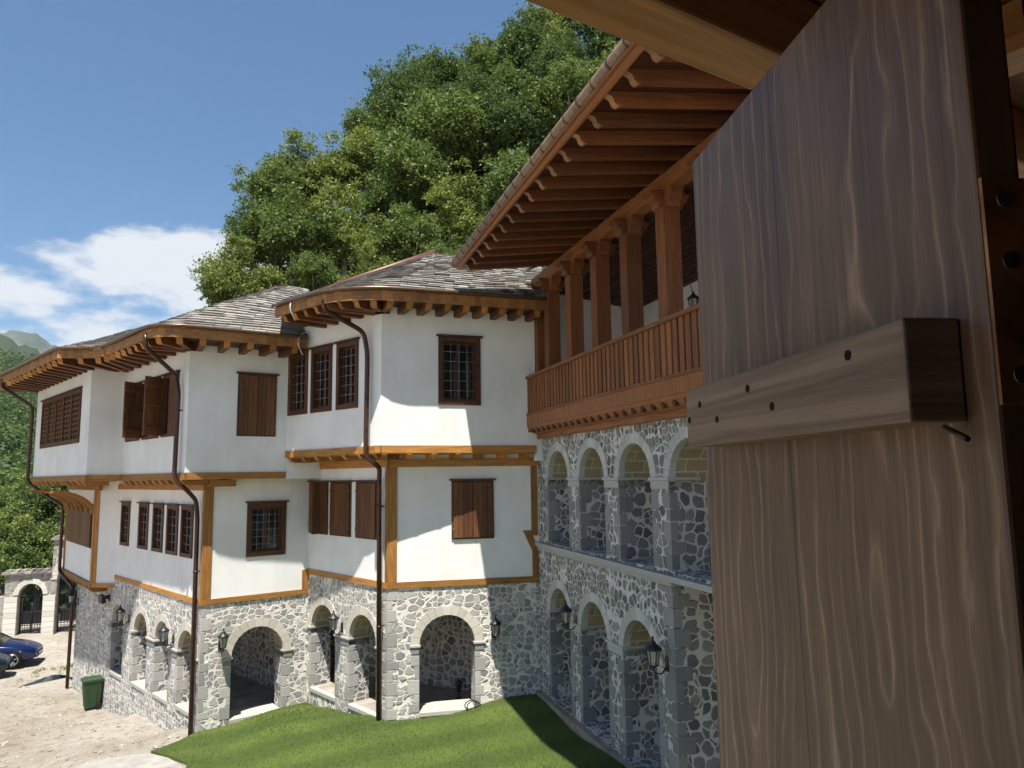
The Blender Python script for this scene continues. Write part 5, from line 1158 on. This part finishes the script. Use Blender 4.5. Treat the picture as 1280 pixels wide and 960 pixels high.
# single trees just beyond the gateway
for k, (px, py, d, v, lab) in enumerate(((6, 655, 55, 0, 'bushy tree filling the lower left edge beyond the boundary wall'), (38, 640, 60, 1, 'bright tree beyond the small arch of the gateway'), (66, 650, 57, 2, 'dark tree behind the tall part of the gateway'), (20, 690, 52, 5, 'low yellowish tree just over the boundary wall'), (50, 695, 52, 3, 'low mid green tree rising behind the small gate arch'), (-30, 660, 56, 4, 'dark tree beyond the boundary wall, outside the corner'), (95, 640, 58, 0, 'tree half hidden behind the far end of the left house'))):
    c = at_depth(px, py, d); b = far_h(c[0], c[1]); b = min(b, c[2]-3.2)
    tree(lab, c[0], c[1], c[2], 2.5+.3*(k % 3), v, k*1.3, b, group='trees beyond the gateway')
def ridge(name, d, prof, mtl, depth):
    """mountain with a real body: crest line at distance d and long flanks"""
    mb = MB(); n = len(prof)*14; rows = []
    for i in range(n+1):
        az = prof[0][0]+(prof[-1][0]-prof[0][0])*i/n; el = float(np.interp(az, [p[0] for p in prof], [p[1] for p in prof])); h = math.tan(R(el))*d+8*math.sin(i*1.3)+5*math.sin(i*2.9+1)
        r = []
        for f, q in ((-depth, 0), (-depth*.6, .42), (-depth*.25, .8), (0, 1), (depth*.4, .6), (depth, 0)):
            dd = d+f; r.append((dd*math.sin(R(az)), dd*math.cos(R(az)), 5+h*q+(14*math.sin(i*.9+f*.01) if 0 < q < 1 else 0)))
        rows.append(r)
    me = bpy.data.meshes.new(name); v = [p for r in rows for p in r]; f = []
    for i in range(n):
        for j in range(5): f.append((i*6+j, (i+1)*6+j, (i+1)*6+j+1, i*6+j+1))
    me.from_pydata(v, [], f); me.materials.append(mtl); me.polygons.foreach_set('use_smooth', [True]*len(f))
    o = bpy.data.objects.new(name, me); COL.objects.link(o); o['kind'] = 'structure'
ridge('mountain', 5200, [(-50, 9.2), (-38, 9.2), (-35, 9.5), (-33.9, 9.75), (-33, 9.5), (-32, 8.9), (-31, 8.1), (-28, 6), (-20, 4), (-10, 3)], MTN, 1500)
ridge('mountain', 2900, [(-50, 12), (-38, 10), (-34.8, 9.2), (-33.5, 8.75), (-31.8, 7.6), (-29, 6), (-20, 3), (-12, 2)], SLOPE, 900)

# ------------------------------------------------------------------ the near house: shutter, eave beam, window surround
S0 = np.array([.321, .534]); sdv = np.array([-.103, .9947]); sh = Fr(S0, S0+sdv)          # u away from the camera; outward normal of this frame points right
st_ = thing('wooden_shutter', 'big stained pine shutter swung open at the near window, with a thick batten across it', 'shutter', (.29, .78, 4.1))
mb = MB()
mb.box(sh, -.04, .508, 4.0, 5.452, .0, .034); mb.build('board', PINE, st_, bevel=.003)
mb = MB(); mb.box(sh, -.012, .452, 5.033, 5.108, -.044, -.0005); bt = mb.build('batten', BATT, st_, bevel=.0022)
mb = MB()
for u, z in ((.4, 5.085), (.345, 5.062), (.255, 5.088), (.2, 5.064), (.06, 5.092), (.44, 5.068)):
    c = sh.P(u, z, -.0442); mb.tube([c-sh.n*.0008, c+sh.n*.003], .0042, 12)
mb.build('screw_hole', DARK, bt)
mb = MB(); mb.tube([sh.P(.0, 5.03, -.01), sh.P(-.03, 5.02, -.016)], .0022, 6); mb.build('nail', IRON, st_)
# hinge on the near edge of the shutter
he = Fr(sh.xy(-.0405, .0), sh.xy(-.0405, .034))
mb = MB(); mb.box(he, .0005, .045, 5.042, 5.2, .0005, .0035); hg = mb.build('hinge', RUST, st_)
mb = MB(); mb.tube([he.P(.052, 5.045, .004), he.P(.052, 5.197, .004)], .006, 10); mb.build('knuckle', RUST, hg)
for z in (5.184, 5.141, 5.062):
    mb = MB()
    c = he.P(.016, z, .0036); n = he.n
    mb.tube([c-n*.0005, c+n*.0012], .0062, 14); mb.build('screw', STEEL, hg)
HG = np.array((.40, .515)); tw_ = np.array((math.sin(R(57)), math.cos(R(57)))); nh = Fr(HG, HG+tw_); nh.n = -nh.n if nh.n[1] < 0 else nh.n
nh.n = np.array([-tw_[1], tw_[0], 0]); 
near = thing('timber_house', 'dark timber window surround and brown boarded eave of the near house around the open shutter', 'house', (.2, .2, .5))
def nbox(u0, u1, z0, z1, w0, w1, name, mtl):
    mb = MB(); mb.box(nh, u0, u1, z0, z1, w0, w1); return mb.build(name, mtl, near)
nbox(-1.6, -.98, 0.4, 6.6, -.18, 0, 'wall', PLAS); nbox(.09, 1.6, .4, 6.6, -.18, 0, 'wall', WDK); nbox(-.98, .09, .4, 4.1, -.18, 0, 'wall', PLAS); nbox(-.98, .09, 5.62, 6.6, -.18, 0, 'wall', WDK)
nbox(-.97, .085, 4.101, 4.15, -.17, .03, 'sill', WDK); nbox(.02, .089, 4.151, 5.61, -.15, .02, 'window_jamb', WDK); nbox(-.979, -.92, 4.151, 5.61, -.15, .02, 'window_jamb', WDK)
nbox(-1.6, 1.6, 3.2, 3.3, -3, -.181, 'floor', WDK); nbox(-1.6, 1.6, 6.3, 6.4, -3, -.181, 'ceiling', WDK); nbox(-1.7, -1.601, 3.2, 6.4, -3, -.0, 'wall', WDK); nbox(1.601, 1.7, 3.2, 6.4, -3, 0, 'wall', WDK); nbox(-1.6, 1.6, 3.3, 6.3, -3.1, -3, 'wall', WDK)
# eave beam and soffit boards
B0 = np.array((.149, .989)); az = R(57.5); bd = np.array((math.sin(az), math.cos(az))); eb = Fr(B0, B0+bd); eb.n = np.array([-bd[1], bd[0], 0])
mb = MB(); mb.box(eb, -2.2, 3.0, 5.62, 5.74, -.095, 0); mb.build('eave_beam', WEAV, near, bevel=.006)
mb = MB()
for k in range(12): mb.box(eb, -2.2, 3.0, 5.745+.012*k*.5, 5.765+.012*k*.5, -.02-.155*(k+1), -.024-.155*k)
mb.build('soffit', WEAV, near)
for u in (-1.4, -.75, .62, 1.15): mb = MB(); mb.box(eb, u, u+.08, 5.66, 5.744, -1.2, -.097); mb.build('rafter', WEAV, near)
mb = MB(); mb.box(eb, -2.3, 3.1, 5.9, 5.98, -3.6, .02); mb.build('roof', SLATE, near)

# ------------------------------------------------------------------ air
mb = MB(); mb.box(WORLD, -6800, 6800, -120, 1500, -7200, 3200); hz = mb.build('haze', [])
hm = bpy.data.materials.new('haze'); hm.use_nodes = True; hn = hm.node_tree; hn.nodes.clear()
pv = hn.nodes.new('ShaderNodeVolumePrincipled'); pv.inputs['Color'].default_value = (.78, .88, 1, 1); pv.inputs['Density'].default_value = .00005; pv.inputs['Anisotropy'].default_value = .2
ho = hn.nodes.new('ShaderNodeOutputMaterial'); hn.links.new(pv.outputs[0], ho.inputs['Volume']); hz.data.materials.append(hm); hz['kind'] = 'stuff'
